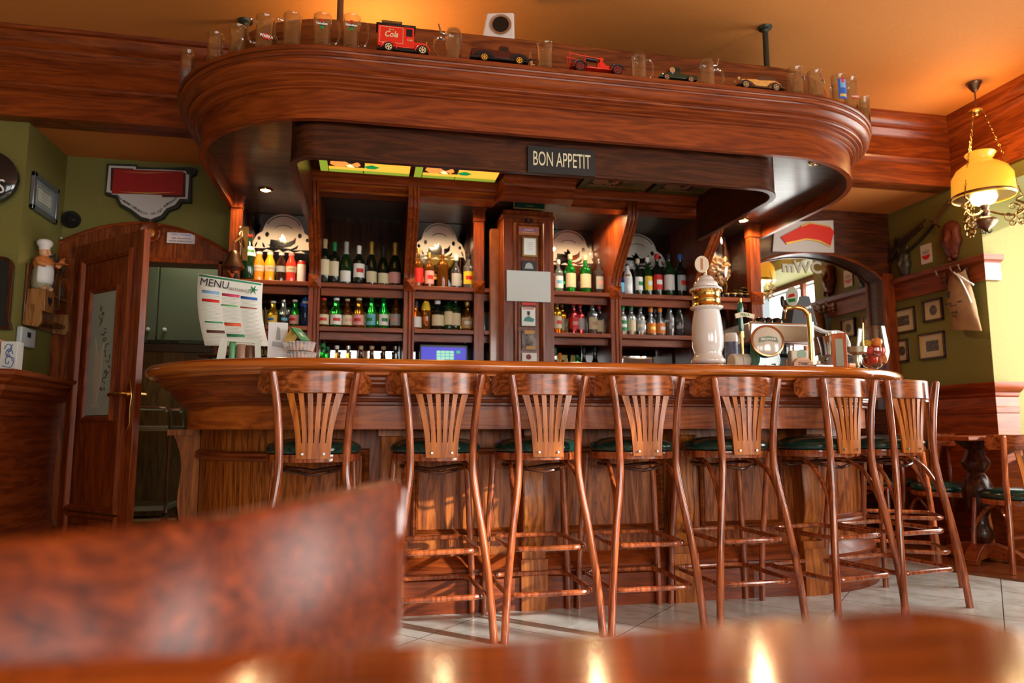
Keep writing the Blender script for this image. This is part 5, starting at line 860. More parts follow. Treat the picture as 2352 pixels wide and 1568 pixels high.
# plate rolls, mugs, etc.
c = at_bar(1697, 3.48); t = thing('paper_rolls', 'pair of cream paper rolls lying on their side beside the beer tower', 'paper rolls', c)
for i, dx in enumerate((-.028, .022)): MB().lathe([(.012, 0), (.045, 0), (.048, .004), (.048, .044), (.045, .048), (.012, .048)], 28, M=Matrix.Translation((dx-.02, 0, .05)) @ Matrix.Rotation(pi/2, 4, 'Y') ).build('roll', mat('roll_cream', (.60, .56, .46), .6), t, smooth=40)
for i, (px, y, h, lb) in enumerate(((1680, 3.62, .15, 'blue and white patterned canister behind the paper rolls, left'), (1693, 3.70, .13, 'smaller blue and white canister behind the paper rolls, right'))):
    c = at_bar(px, y); h = zt(px, 765+7*i, y); t = thing('canister', lb, 'canister', c, 0, 'blue and white canisters'); MB().lathe([(.0001, 0), (.036, 0), (.036, h*.82), (.0001, h*.821)], 22).build('body', mat('canister_blue', (.12, .16, .28), .4, var=.7, bscale=30), t); MB().lathe([(.037, h*.78), (.037, h*.92), (.03, h), (.0001, h)], 22).build('lid', porc, t, smooth=50)
# espresso machine behind the bar
c = PY(1790, 830, 3.95); t = thing('espresso_machine', 'wide steel and black espresso machine behind the taps', 'coffee machine', (c.x, 4.0, 1.08)); zt2 = PY(1780, 738, 3.8).z-1.08
x0, x1 = PY(1728, 738, 3.8).x-c.x, PY(1872, 738, 3.8).x-c.x
MB().box(x0, x1, -.17, .22, zt2-.13, zt2).build('housing', steel, t, bevel=.012); MB().box(x0+.02, x1-.02, -.02, .22, .0, zt2-.13).build('back_body', mat('dark_steel', (.06, .06, .065), .3, .8), t, bevel=.006); MB().box(x0, x1, -.20, .22, 0, .06).build('drip_tray', chrome, t, bevel=.006)
MB().box(x0+.09, x1-.01, -.178, -.168, zt2-.115, zt2-.02).build('front_panel', mat('copper_panel', (.55, .38, .26), .18, .9), t, bevel=.003)
for dx in (.25, .5, .75): x = x0+(x1-x0)*dx; MB().cyl((x, -.09, zt2-.20), .035, .07, 18).build('group_head', chrome, t); MB().tube([(x, -.10, zt2-.19), (x-.01, -.26, zt2-.21)], .013, 10).build('portafilter', black, t)
q = [(-.07, 0), (.09, 0), (.045, .22), (-.035, .22)]; 
for i, (px, y) in enumerate(((1745, 3.9), (1762, 3.9), (1783, 3.9))):
    cc = PY(px, 730, y); t2 = thing('coffee_cup', ['leftmost upturned black cup on the espresso machine', 'middle upturned black cup on the espresso machine', 'rightmost upturned black cup on the espresso machine'][i], 'cup', (cc.x, y, 1.08+zt2+.002), 0, 'upturned black cups on the espresso machine'); MB().lathe([(.038, 0), (.037, .015), (.028, .03), (.018, .036), (.0001, .036)], 20).build('cup', cupm, t2, smooth=60)
cc = PY(1835, 700, 3.95); t = thing('grinder_hopper', 'dark tapered coffee dispenser box with white and red lettering', 'hopper', (cc.x, 3.98, 1.08+zt2+.002)); hh = PY(1830, 678, 3.9).z-1.08-zt2
MB().prism([(-.085, 0), (.095, 0), (.05, hh), (-.045, hh*.97)], -.07, .06, 'XZ').build('body', mat('hopper_grey', (.05, .055, .06), .4), t, bevel=.003); M = Matrix.Rotation(R_(20), 4, 'Y'); text_mb('Kawa', .034, FRONT((.018, -.072, hh*.58)) @ Matrix.Rotation(R_(18), 4, 'Z'), shear=.2, bold=.0008).build('lettering', WHT, t); text_mb('italia', .028, FRONT((.03, -.072, hh*.34)) @ Matrix.Rotation(R_(18), 4, 'Z'), shear=.2, bold=.0008).build('lettering', REDm, t)
# brass swan-neck tap with round lens
c = at_bar(1862, 3.45); t = thing('swan_neck_tap', 'curved brass beer tap with oval badge and black lever', 'beer tap', c); zt_ = zt(1840, 706, 3.45); sx = -.12
MB().tube(smoothpts([(0, 0, 0), (0, 0, zt_-.07), (-.012, 0, zt_-.03), (-.04, 0, zt_-.005), (sx+.02, 0, zt_), (sx-.03, -.01, zt_-.008)], 6), .013, 14).lathe([(.03, 0), (.03, .006), (.016, .012)], 20).build('pipe', brass, t); 
MB().tube(smoothpts([(sx-.025, 0, zt_), (sx-.035, -.02, zt_-.03), (sx-.045, -.03, zt_-.07)], 5), [.010]*5+[.006]*6, 10).build('spout', chrome, t); zk = zt(1788, 686, 3.45); MB().tube([(sx-.03, 0, zt_), (sx-.035, 0, zk-.03)], .006, 8).build('lever', brass, t); MB().lathe([(.006, 0), (.011, .02), (.012, .045), (.008, .06), (.0001, .062)], 14, (sx-.036, 0, zk-.045)).build('lever_knob', black, t)
q = PY(1818, 700, 3.45); M = Matrix.Translation((q.x-c.x, -.01, zt(1822, 682, 3.45))) @ Matrix.Rotation(R_(-52), 4, 'Z') @ Matrix.Rotation(pi/2, 4, 'X'); MB().lathe([(.0001, -.006), (.034, -.006), (.036, 0), (.034, .006), (.0001, .006)], 28, M=M, sy=1.5).build('oval_badge', mat('badge_pale', (.60, .72, .66), .2, coat=.8), t); MB().prism([(-.018, -.03), (.018, -.03), (.02, -.012), (-.02, -.012)], .0065, .0075, M=M).build('badge_green', GRN, t); MB().prism([(-.02, -.006), (.018, .0), (.012, .016), (-.014, .012)], .0065, .0075, M=M).build('badge_red', REDm, t)
MB().tube([(q.x-c.x, 0, zt_), (q.x-c.x, 0, zt_+.02)], .007, 8).build('badge_stem', brass, t)
# coaster holder
c = at_bar(1836, 3.33); t = thing('coaster_holder', 'light wooden coaster holder with round top and beer mats', 'coaster holder', c); lw = wood('light_wood', (.42, .20, .10), (.60, .32, .18), (.70, .42, .26), axis='X', coat=0)
MB().prism([(-.055, 0), (.055, 0), (.055, .04), (.03, .062), (0, .068), (-.03, .062), (-.055, .04)], -.03, -.02, 'XZ').build('front_board', lw, t, bevel=.002); MB().box(-.055, .055, -.02, .05, 0, .01).box(-.055, .055, .04, .05, .01, .06).build('tray', lw, t); text_mb('ZYWIEC', .020, FRONT((0, -.0305, .032)), sx=.8, bold=.0006).build('lettering', BLK, t)
t = thing('beer_mats', 'stack of pale square beer mats standing in the wooden holder', 'beer mats', (c.x, 3.34, BZ+.011)); MB().box(-.048, .048, -.012, .028, 0, .095).build('mat_stack', mat('mat_paper', (.66, .62, .52), .7), t, bevel=.006); M = FRONT((.01, -.0125, .075)); MB().lathe([(.022, 0), (.026, 0), (.026, .001), (.022, .001)], 24, M=M).build('print', mat('mat_print', (.25, .4, .3), .5), t)
# squeezer / percolator
c = PY(1908, 830, 3.62); c = Vector((c.x, 3.60, BZ)); t = thing('steel_juicer', 'steel lever juicer with bowl and long pale handle', 'juicer', c)
MB().lathe([(.05, 0), (.055, .01), (.04, .02), (.045, .05), (.05, .06), (.052, .11), (.058, .115)], 26).build('base', mat('juicer_white', (.55, .55, .56), .3, .3), t, smooth=50); MB().lathe([(.058, .115), (.062, .15), (.075, .215), (.078, .22), (.072, .22), (.056, .14), (.0001, .12)], 30).build('bowl', chrome, t, smooth=40)
MB().tube([(-.13, 0, 0), (-.13, 0, .30)], .017, 14).lathe([(.03, 0), (.03, .01), (.018, .02)], 18, (-.13, 0, 0)).build('column', chrome, t); MB().tube(smoothpts([(-.135, 0, .285), (-.09, 0, .265), (-.03, 0, .245), (.04, 0, .248), (.085, 0, .23), (.10, 0, .19), (.105, 0, .12)], 5), [.012]*25+[.016]*6, 12).build('lever_handle', mat('handle_pale', (.62, .66, .66), .25, coat=.5), t); MB().cyl((0, 0, .222), .03, .025, 16).build('press_cone', chrome, t)
MB().tube([(-.06, -.05, .1), (-.11, -.09, .075)], .006, 8).build('spout', black, t)
t = thing('sugar_pot', 'low white porcelain sugar pot with lid knob near the juicer', 'pot', at_bar(1878, 3.36)); MB().lathe([(.035, 0), (.045, .012), (.048, .026), (.03, .035), (.012, .040), (.008, .048), (.012, .054), (.0001, .058)], 24).build('pot', porc, t, smooth=60)
t = thing('metal_box', 'flat steel napkin box on the bar next to the sugar pot', 'box', at_bar(1884, 3.28)); MB().box(-.05, .05, -.03, .03, 0, .026).build('box', steel, t, bevel=.003)
t = thing('card_holder', 'upright reddish wooden menu stand seen almost edge on', 'menu stand', at_bar(1928, 3.31)); t.rotation_euler.z = R_(-38); t.location.z = BZ; MB().box(-.035, .035, -.008, .008, 0, zt(1920, 765, 3.31)).build('frame', wood('stand_wood', (.35, .07, .02), (.50, .12, .035), (.6, .17, .05), axis='Z'), t, bevel=.002); h_ = zt(1920, 765, 3.31); MB().box(-.018, .018, -.0095, -.008, .025, h_-.03).build('insert', mat('insert', (.35, .42, .36), .5), t); MB().box(-.045, .045, -.03, .03, 0, .012).build('base', MATS['stand_wood'], t, bevel=.002)
t = thing('sugar_sachets', 'small bundle of orange and white sugar sachets', 'sachets', at_bar(1950, 3.34)); MB().box(-.02, .02, -.02, .02, 0, .032).build('holder', LM['orange'], t, bevel=.003); MB().box(-.012, .022, -.015, .015, .005, .042).build('sachet', WHT, t, bevel=.002)
c = at_bar(1966, 3.42); t = thing('pedestal_dish', 'antique brass pedestal dish in front of the fruit goblet', 'dish', c); h_ = zt(1966, 797, 3.42); pt = mat('pewter', (.42, .38, .27), .3, .8); MB().lathe([(.0001, 0), (.035, 0), (.034, .006), (.014, .014), (.010, .03), (.016, .035), (.010, .045), (.02, h_-.045), (.052, h_-.03), (.056, h_-.004), (.057, h_), (.052, h_), (.05, h_-.022), (.0001, h_-.03)], 30).build('dish', pt, t, smooth=50)
c = at_bar(2005, 3.62); t = thing('fruit_goblet', 'large glass goblet full of red and yellow apples at the bar end', 'goblet', c); h_ = zt(2005, 752, 3.62); R = .088
MB().lathe([(.0001, 0), (.05, 0), (.048, .005), (.012, .014), (.012, .03), (.018, .04), (.05, .055), (R*.85, .085), (R, .135), (R*.97, .17), (R*.8, h_), (R*.78, h_-.001)], 34).build('goblet', glass, t, smooth=60); MB().tube([(-.075, -.02, .13), (-.085, -.03, .19), (-.08, -.03, h_+.02)], .004, 8).build('serving_spoon', brass, t)
apr = [mat('apple_red', (.55, .03, .015), .25, coat=.5, var=.3, bscale=14), mat('apple_orange', (.75, .20, .02), .25, coat=.5, var=.2, bscale=14), mat('apple_yellow', (.70, .45, .03), .25, coat=.5, var=.15, bscale=14)]
AP = [(-.03, -.03, .092, 0, 'red apple at the bottom of the goblet, front left'), (.035, -.03, .095, 1, 'orange red apple at the bottom of the goblet, front right'), (0, .04, .095, 0, 'red apple at the bottom back of the goblet'), (-.045, -.02, .145, 0, 'dark red apple against the left side of the goblet'), (.0, -.05, .143, 0, 'red apple in the front centre of the goblet'), (.045, -.02, .142, 0, 'red apple against the right side of the goblet'), (-.02, .03, .19, 2, 'yellow apple on top, left'), (.025, -.005, .198, 1, 'orange yellow apple on top of the pile'), (.045, .03, .185, 0, 'red apple high at the right rim of the goblet')]
for x, y, z, k, lb in AP:
    a = thing('apple', lb, 'apple', (c.x+x, c.y+y, c.z+z), 0, 'apples in the glass goblet'); MB().lathe([(.0001, -.022), (.010, -.026), (.022, -.02), (.030, 0), (.028, .014), (.016, .024), (.006, .022), (.0001, .018)], 20).build('fruit', apr[k], a, smooth=80); MB().tube([(0, 0, .018), (.002, 0, .032)], .0015, 6).build('stem', TB, a)
# cutlery tray on the back counter
c = PY(1445, 826, 4.62); t = thing('steel_tray', 'shiny steel tray on the back counter under the vodka row', 'tray', (c.x+.1, 4.66, CT)); MB().box(-.25, .25, -.07, .1, 0, .19).build('tray', chrome, t, bevel=.01)
# ---- left end of the bar
c = Vector((PY(545, 800, 3.60).x, 3.62, BZ)); t = thing('menu_easel', 'black wrought iron easel with scrolls carrying the menu', 'easel', c); iron = mat('iron', (.03, .018, .012), .45, .4)
for s in (-1, 1): MB().tube(smoothpts([(s*.12, -.03, 0), (s*.12, .0, .06), (s*.11, .05, .30)], 5), .005, 8).build('upright', iron, t)
MB().tube([(0, .12, 0), (0, .05, .28)], .005, 8).build('rear_leg', iron, t); MB().tube([(-.17, -.02, .045), (.17, -.02, .045)], .005, 8).tube([(-.17, -.05, .05), (.17, -.05, .05)], .005, 8).tube([(-.17, -.02, .045), (-.17, -.05, .05)], .005, 8).tube([(.17, -.02, .045), (.17, -.05, .05)], .005, 8).build('rest_bar', iron, t)
for x, s in ((-.13, 1), (-.03, 1), (.03, -1), (.12, 1), (.15, -1)): MB().tube([(x+s*(.022-.0012*i)*cos(i*.5), -.052, .07+(.022-.0012*i)*sin(i*.5)) for i in range(15)], .0025, 6).build('scroll', iron, t)
q = [PY(455, 627, 3.63), PY(604, 650, 3.63), PY(620, 797, 3.60), PY(474, 795, 3.60)]; t2 = thing('menu_board', 'large white MENU sheet with coloured headings propped on the iron easel', 'menu', c)
n = 10; vs = []; 
def mp(u, v, d=0):
    a = q[0].lerp(q[1], u); b_ = q[3].lerp(q[2], u); p = a.lerp(b_, v); p = p+Vector((.018*sin(pi*v)*-1, d-.035*(v-.0)+.012*sin(pi*v), 0)); return p-c
def patch(u0, u1, v0, v1, d, m, name, par, nu=2, nv=6):
    b = MB(); vs = [tuple(mp(u0+(u1-u0)*i/nu, v0+(v1-v0)*j/nv, d)) for j in range(nv+1) for i in range(nu+1)]; b.add(vs, [(j*(nu+1)+i, j*(nu+1)+i+1, (j+1)*(nu+1)+i+1, (j+1)*(nu+1)+i) for j in range(nv) for i in range(nu)]); return b.build(name, m, par, solid=.0008)
sh = patch(0, 1, 0, 1, 0, mat('menu_paper', (.78, .84, .80), .5), 'sheet', t2, 4, 16); patch(0, 1, 0, 1, .006, BLK, 'backing', t2, 4, 16)
for u0, u1, v0, v1, m in ((.02, .98, .015, .04, mat('mn_green', (.03, .28, .14), .5)), (.07, .34, .225, .265, LBL), (.38, .65, .235, .275, mat('mn_pink', (.6, .06, .16), .5)), (.67, .93, .245, .285, BLU), (.07, .34, .345, .385, REDm), (.36, .62, .40, .42, mat('mn_lgreen', (.12, .5, .14), .5)), (.66, .92, .405, .425, mat('mn_brown', (.4, .10, .06), .5)), (.08, .36, .66, .68, MATS['mn_green']), (.38, .64, .665, .71, mat('mn_red', (.8, .12, .05), .5)), (.08, .36, .785, .825, mat('mn_dbrown', (.12, .05, .04), .5)), (.38, .66, .83, .87, MATS['mn_green'])): patch(u0, u1, v0, v1, -.002, m, 'heading', t2, 2, 1)
b = MB()
for cx_ in ((.08, .34), (.38, .63), (.67, .93)):
    for k in range(34):
        v = .29+k*.0205
        if v < .96: b.add([tuple(mp(cx_[0], v, -.002)), tuple(mp(cx_[1]-.03*(k % 3), v, -.002)), tuple(mp(cx_[1]-.03*(k % 3), v+.0045, -.002)), tuple(mp(cx_[0], v+.0045, -.002))], [(0, 1, 2, 3)])
b.build('menu_print', mat('menu_print', (.42, .48, .44), .6), t2, smooth=0)
def onmenu(txt, u, v, size, m, sx=1, bold=0): p = mp(u, v, -.010); ang = math.atan2((q[1]-q[0]).z, (q[1]-q[0]).x); return text_mb(txt, size, Matrix.Translation(p) @ Matrix.Rotation(pi/2, 4, 'X') @ Matrix.Rotation(ang, 4, 'Z'), sx=sx, bold=bold).build('lettering', m, t2)
onmenu('MENU', .265, .12, .052, BLK, .95, 0); onmenu('RESTAURACJA', .66, .165, .019, mat('print_mid', (.25, .22, .2), .5), .85)
b = MB(); p = mp(.86, .13, -.004)
for k in range(6): a = k*pi/3; b.prism([(0, 0), (.008*cos(a-.5), .008*sin(a-.5)), (.026*cos(a), .026*sin(a)), (.008*cos(a+.5), .008*sin(a+.5))], -.0005, .0005, 'XY', Matrix.Translation(p) @ Matrix.Rotation(pi/2, 4, 'X'))
b.build('flower_print', GRN, t2, smooth=0)
c = at_bar(478, 3.85); c.z = BZ; t = thing('wicker_basket', 'pale wicker basket behind the menu easel at the left bar end', 'basket', PY(478, 836, 3.95)+Vector((0, 0, -.02))); t.location.z = BZ+.0; MB().lathe([(.085, 0), (.10, .045), (.103, .05), (.096, .05), (.08, .006), (.0001, .004)], 30).build('basket', mat('wicker', (.50, .32, .13), .7, bump=.6, bscale=80, var=.3), t, smooth=0)
t = thing('green_cloth', 'crumpled green cloth lying in the wicker basket', 'cloth', (t.location.x+.04, t.location.y, BZ+.05)); MB().sph((0, 0, .012), .035, 8, sz=.7).build('cloth', mat('cloth_green', (.0, .16, .08), .7), t)
t = thing('napkin_frame', 'white framed acrylic holder with condiments, below the menu', 'holder', at_bar(553, 3.36)); w1, w2, hh = .085, .065, zt(550, 778, 3.36)
MB().prism([(-w1-.015, 0), (-w1+.02, 0), (-w2+.01, hh-.012), (w2-.005, hh-.02), (w1-.02, 0), (w1+.005, 0), (w2+.02, hh-.012), (w2+.015, hh), (-w2-.02, hh)], -.012, .0, 'XZ').build('frame', mat('frame_pale', (.60, .68, .60), .3), t); MB().box(-w1, w1, -.012, .05, 0, .006).build('base', MATS['frame_pale'], t)
for x, r_, h_, m, lb in ((-.035, .016, .085, mat('jar_green', (.1, .32, .15), .3), 'slim green jar inside the white framed holder'), (.005, .024, .075, mat('jar_tan', (.35, .22, .15), .3), 'small tan pot inside the white framed holder'), (.042, .026, .07, mat('jar_brown', (.13, .06, .03), .3), 'dark brown pot inside the white framed holder')):
    o = MB().lathe([(r_, 0), (r_, h_*.85), (r_*.85, h_), (.0001, h_)], 20).build('condiment_pot', m); o.location = at_bar(553, 3.385)+Vector((x, 0, .007)); tag(o, lb, 'pot')
t = thing('drink_card', 'white folded card with a grey cocktail photo, right of the menu', 'card', at_bar(637, 3.36)); hh = zt(637, 741, 3.36); t.rotation_euler.z = R_(8)
MB().prism([(-.03, 0), (-.012, hh), (-.010, hh), (.028, 0)], -.042, .042, 'YZ').build('card', mat('card_white', (.62, .66, .68), .5), t, smooth=0); M = Matrix.Translation((0, -.0, 0)); gp = mat('print_soft', (.30, .34, .36), .6)
def onc(u, z): return (u, -.031+.018*z/hh*1.0-.0, z)
b = MB(); b.add([onc(-.010, hh*.55), onc(.012, hh*.55), onc(.008, hh*.85), onc(-.004, hh*.9)], [(0, 1, 2, 3)]); b.add([onc(-.025, hh*.4), onc(.028, hh*.35), onc(.02, hh*.5), onc(-.022, hh*.52)], [(0, 1, 2, 3)]); b.build('photo_print', gp, t, smooth=0)
for i in range(2):
    q_ = at_bar(692-3*i, 3.30); o = thing('cookie_tub', ['lower clear ribbed plastic tub of cookies', 'upper clear ribbed plastic tub of cookies stacked on the other'][i], 'tub', q_+Vector((0, 0, .046*i)), 0, 'clear tubs of cookies')
    b = MB(); k = 48; pr = [(.055, .001), (.066, .040), (.070, .042)]; vs = []
    for r_, z in pr:
        for j in range(k): a = 2*pi*j/k; rr = r_+(.002 if j % 2 else -.002); vs.append((rr*cos(a), rr*sin(a), z))
    b.add(vs, [(i_*k+j, i_*k+(j+1) % k, (i_+1)*k+(j+1) % k, (i_+1)*k+j) for i_ in range(2) for j in range(k)]); b.build('tub', mat('clear_plastic', (.9, .95, .98), .08, alpha=.35), o, smooth=0)
    for j in range(7 if i == 0 else 6): a = j*.95; ck = MB().lathe([(.0001, 0), (.02, 0), (.022, .004), (.018, .009), (.0001, .010)], 16).build('cookie', mat('cookie', (.50, .27, .12), .8, bump=.6, bscale=70, var=.3)); ck.location = q_+Vector((.032*cos(a), .032*sin(a), .046*i+.005+.009*(j % 3))); ck.rotation_euler = (R_(12*(j % 3)), R_(10), 0); tag(ck, 'golden brown cookie in the %s clear tub' % ['lower', 'upper'][i], 'cookie', 'cookies in the %s tub' % ['lower', 'upper'][i])
t = thing('tent_card', 'green and yellow folded price card on the cookie tubs', 'card', at_bar(684, 3.30)+Vector((0, 0, .092)), R_(-38)); hh = .062; MB().prism([(-.055, 0), (-.015, hh), (-.013, hh), (-.052, 0)], -.03, .03, 'XZ').build('yellow_side', mat('tent_yellow', (.70, .52, .12), .5), t, smooth=0); M = Matrix.Rotation(R_(0), 4, 'Z'); MB().prism([(-.015, hh), (.045, .004), (.042, .0), (-.018, hh-.003)], -.032, .03, 'XZ').build('green_side', mat('tent_green', (.02, .24, .10), .5), t, smooth=0); b = MB(); b.prism([(-.012, hh+.0006), (.043, .006), (.0425, .003), (-.0125, hh-.002)], -.0335, -.0325, 'XZ'); b.build('edge', MATS['tent_green'], t); M = Matrix.Translation((.018, -.0, .0305)) @ Matrix.Rotation(R_(41), 4, 'Y'); text_mb('2zl', .026, M, bold=.001).build('lettering', WHT, t)
# ================================================================== RIGHT WALL
WX = 4.197
def WM(px, py): return PX(px, py, WX)
FR = Matrix.Rotation(-pi/2, 4, 'Z')          # local -Y (front) turned to face -X
def wthing(name, label, cat, px, py, group=None):
    return thing(name, label, cat, WM(px, py), -pi/2, group)
DKF = wood('dark_frame', (.015, .008, .005), (.04, .018, .01), (.07, .03, .015), rough=.35); matb = mat('mat_board', (.50, .42, .28), .7)
PIC = [((2048, 712), (2107, 762), 'sepia group photo in a gold edged frame on the green wall, upper left of four', 1), ((2121, 690), (2170, 735), 'small portrait print in a dark frame, upper right of four', 0), ((2056, 780), (2091, 832), 'narrow oval portrait in a dark frame, lower left of four', 0), ((2112, 766), (2176, 823), 'largest picture of the four, a dark photo in a gold edged frame', 1)]
for (a, b_, lb, gd) in PIC:
    p0, p1 = WM(*a), WM(*b_); pc = (p0+p1)/2; w_ = abs(p0.y-p1.y); zc = pc.z; h_ = abs(p0.z-p1.z)*.92; t = thing('framed_picture', lb, 'picture', pc, -pi/2, 'framed pictures on the green wall')
    b = MB(); b.box(-w_/2, w_/2, -.006, 0, -h_/2, h_/2); b.build('mat_board', matb, t); f = MB()
    for x0, x1, z0, z1 in ((-w_/2, w_/2, -h_/2, -h_/2+.014), (-w_/2, w_/2, h_/2-.014, h_/2), (-w_/2, -w_/2+.014, -h_/2, h_/2), (w_/2-.014, w_/2, -h_/2, h_/2)): f.box(x0, x1, -.022, 0, z0, z1)
    f.build('frame', DKF, t, bevel=.002)
    if gd: [MB().box(xx, xx+.010, -.018, 0, -h_/2+.014, h_/2-.014).build('gold_slip', gold, t) for xx in (-w_/2+.014, w_/2-.024)]
    ph = mat('photo_dark', (.07, .06, .05), .5, var=.9, bscale=60)
    if lb.startswith(('small', 'narrow')): MB().lathe([(.0001, 0), (.036, 0), (.036, .001), (.0001, .001)], 24, M=Matrix.Translation((0, -.0065, 0)) @ Matrix.Rotation(pi/2, 4, 'X'), sy=1.1).build('print', ph, t)
    else: MB().box(-w_*.24, w_*.24, -.0075, -.006, -h_*.20, h_*.20).build('print', ph, t)
p = WM(2128, 583); t = thing('small_poster', 'small white poster with a red emblem on the green wall beside the sabre', 'poster', p, -pi/2); MB().box(-.055, .055, -.004, 0, -.075, .075).build('sheet', mat('poster_white', (.68, .66, .62), .6), t); MB().prism([(-.04*cos(pi*i/10), -.01-.035*sin(pi*i/10)) for i in range(11)], -.006, -.004, 'XZ').build('red_emblem', REDm, t); MB().prism([(-.03, 0), (-.035, .03), (-.012, .02), (0, .038), (.012, .02), (.035, .03), (.03, 0)], -.006, -.004, 'XZ').build('grey_emblem', mat('emblem_grey', (.4, .36, .34), .6), t)
# sabre
a, b_ = WM(2028, 605), WM(2187, 466); t = thing('sabre', 'long dark curved sabre hung diagonally on the green wall', 'sabre', (a+b_)/2, -pi/2); d = b_-a; L = -(b_.y-a.y); 
def sab(u, v=0): x = -( (a+d*u).y-((a+b_)/2).y); z = (a+d*u).z-((a+b_)/2).z; return Vector((x, -.03, z-.10*sin(pi*u)*1.0+v))
MB().tube([sab(u) for u in [.0, .05, .15, .3, .45, .6, .72, .80]], [.006, .012, .015, .017, .018, .018, .018, .017], 10, sq=.45).build('scabbard', mat('scabbard', (.012, .010, .010), .35), t); MB().tube([sab(.80), sab(.9)+Vector((0, 0, .01)), sab(1.0)], [.014, .012, .014], 8).sph(sab(1.0), .018, 6).build('grip', mat('grip_brown', (.10, .04, .02), .4), t); MB().tube([sab(.80)+Vector((-.04, 0, .035)), sab(.80), sab(.80)+Vector((.05, 0, -.04))], .007, 8).build('crossguard', bronze, t)
# flintlock pistol
p = WM(2082, 560); t = thing('flintlock_pistol', 'dark antique pistol mounted above the sabre tip on the green wall', 'pistol', p, -pi/2)
MB().prism([(-.20, -.12), (-.155, -.13), (-.12, -.06), (-.06, -.03), (.10, .04), (.20, .08), (.195, .105), (.06, .06), (-.07, .02), (-.15, -.02), (-.19, -.07)], -.035, -.01, 'XZ').build('stock', mat('stock_dark', (.03, .014, .010), .4), t, bevel=.005); MB().tube([(-.08, -.03, .015), (.24, -.03, .125)], .009, 10).build('barrel', bronze, t); MB().box(-.08, -.03, -.045, -.03, 0, .05).sph((-.06, -.04, .055), .014, 6).build('lock', iron, t)
# masks
def mask(px, py, w_, h_, m, label, ears):
    p = WM(px, py); t = thing('carved_mask', label, 'mask', p, -pi/2, None); b = MB(); n, k = 14, 20; vs = []
    for i in range(n+1):
        v = i/n
        for j in range(k+1):
            u = j/k*2-1; wz = (1-abs(2*v-1)**2.6)**.5*(1.0 if v > .45 else .62+.38*v/.45); x = u*w_*wz*(1+.08*sin(v*18)); z = (v-.5)*h_*2
            y = -(.055*(1-u*u)**.5*(wz+.05))-.02*max(0, 1-abs(u)*5)*max(0, 1-abs(v-.48)*5)+(.018 if (abs(abs(u)-.4) < .17 and abs(v-.6) < .07) else 0)-(.012*max(0, 1-abs(v-.28)*14)*max(0, 1-abs(u)*2)); vs.append((x, y, z))
    b.add(vs, [(i*(k+1)+j, i*(k+1)+j+1, (i+1)*(k+1)+j+1, (i+1)*(k+1)+j) for i in range(n) for j in range(k)]); b.build('face', m, t, smooth=80, solid=.004)
    if ears:
        for s in (-1, 1): MB().tube(smoothpts([(s*w_*.4, -.02, h_*.7), (s*w_*.8, -.02, h_*1.0), (s*w_*.55, -.02, h_*1.15)], 4), [.02, .022, .020, .018, .016, .014, .01, .008, .004], 8).build('horn', m, t)
    MB().sph((w_*.5, -.03, -h_*.85), w_*.28, 6).sph((-w_*.1, -.03, -h_*.95), w_*.22, 6).build('beard', m, t)
    return t
mask(2188, 552, .085, .15, mat('mask_red', (.13, .025, .012), .5, bump=.4, bscale=30, var=.4), 'reddish brown carved wooden mask between the poster and the lamp', False)
mask(2081, 606, .055, .125, mat('mask_dark', (.035, .030, .018), .4, bump=.4, bscale=30), 'small dark bronze mask with tall ears left of the small poster', True)
# coat hooks on picture rail, flour sack
for i, (px, py) in enumerate(((2178, 632), (2212, 626), (2232, 640))):
    p = WM(px, py); t = thing('coat_hook', ['coat hook on the picture rail, the one furthest from the window', 'middle coat hook on the picture rail', 'coat hook on the picture rail nearest the window pier'][i], 'hook', (WX-.03, p.y, 1.96), -pi/2, 'coat hooks on the picture rail'); MB().tube(smoothpts([(0, 0, 0), (0, -.03, -.015), (0, -.06, .0), (0, -.075, .035)], 4), .005, 8).sph((0, -.076, .04), .010, 5).tube(smoothpts([(0, 0, -.03), (0, -.035, -.05), (0, -.05, -.03)], 3), .005, 8).box(-.012, .012, -.004, .004, -.05, .03).build('hook', bronze, t)
p0 = WM(2196, 640); p1 = WM(2252, 750); t = thing('flour_sack', 'beige cloth sack with dark printing and white string hanging from the rail', 'sack', Vector((WX-.06, (p0.y+p1.y)/2, p0.z)), -pi/2); w_ = .105; h_ = .40
b = MB(); n, k = 16, 24; vs = []
for i in range(n+1):
    v = i/n; wz = w_*(.80+.35*v-.25*max(0, .25-abs(v-.08))*2); dz_ = -v*h_
    for j in range(k): a = 2*pi*j/k; vs.append((wz*cos(a)*(1+.03*sin(5*a+v*7))+.05*v, -.02+.045*sin(a)*(.4+.9*sin(pi*min(.92, v+.08))), dz_+.03*cos(a)*(1-v)+.012*sin(a*3)*(1-v)-.02*v*cos(a)))
b.add(vs, [(i*k+j, i*k+(j+1) % k, (i+1)*k+(j+1) % k, (i+1)*k+j) for i in range(n) for j in range(k)]+[list(range(n*k, n*k+k))]); b.build('sack', mat('sack_cloth', (.27, .15, .07), .85, bump=.3, bscale=25, var=.15), t, smooth=80)
for zz_, ww, tt, sz in ((-.20, 0, 'MAKA PSZENNA', .020), (-.225, 0, '* * *', .03), (-.27, 0, 'TYP 650', .018), (-.295, 0, '10 kg', .018)): text_mb(tt, sz, FRONT((.01, -.0745, zz_)), bold=.0005).build('lettering', BLK, t)
MB().prism([(-.03, -.11), (-.045, -.14), (-.03, -.165), (-.01, -.15), (0, -.12)], -.0745, -.0735, 'XZ').build('emblem', BLK, t); MB().tube(smoothpts([(.02, -.06, .02), (.07, -.065, -.03), (.11, -.06, -.12), (.14, -.05, -.22)], 5), .005, 6).tube(smoothpts([(.05, -.06, 0), (.12, -.06, -.06), (.17, -.05, -.10)], 4), .006, 6).build('string', WHT, t)
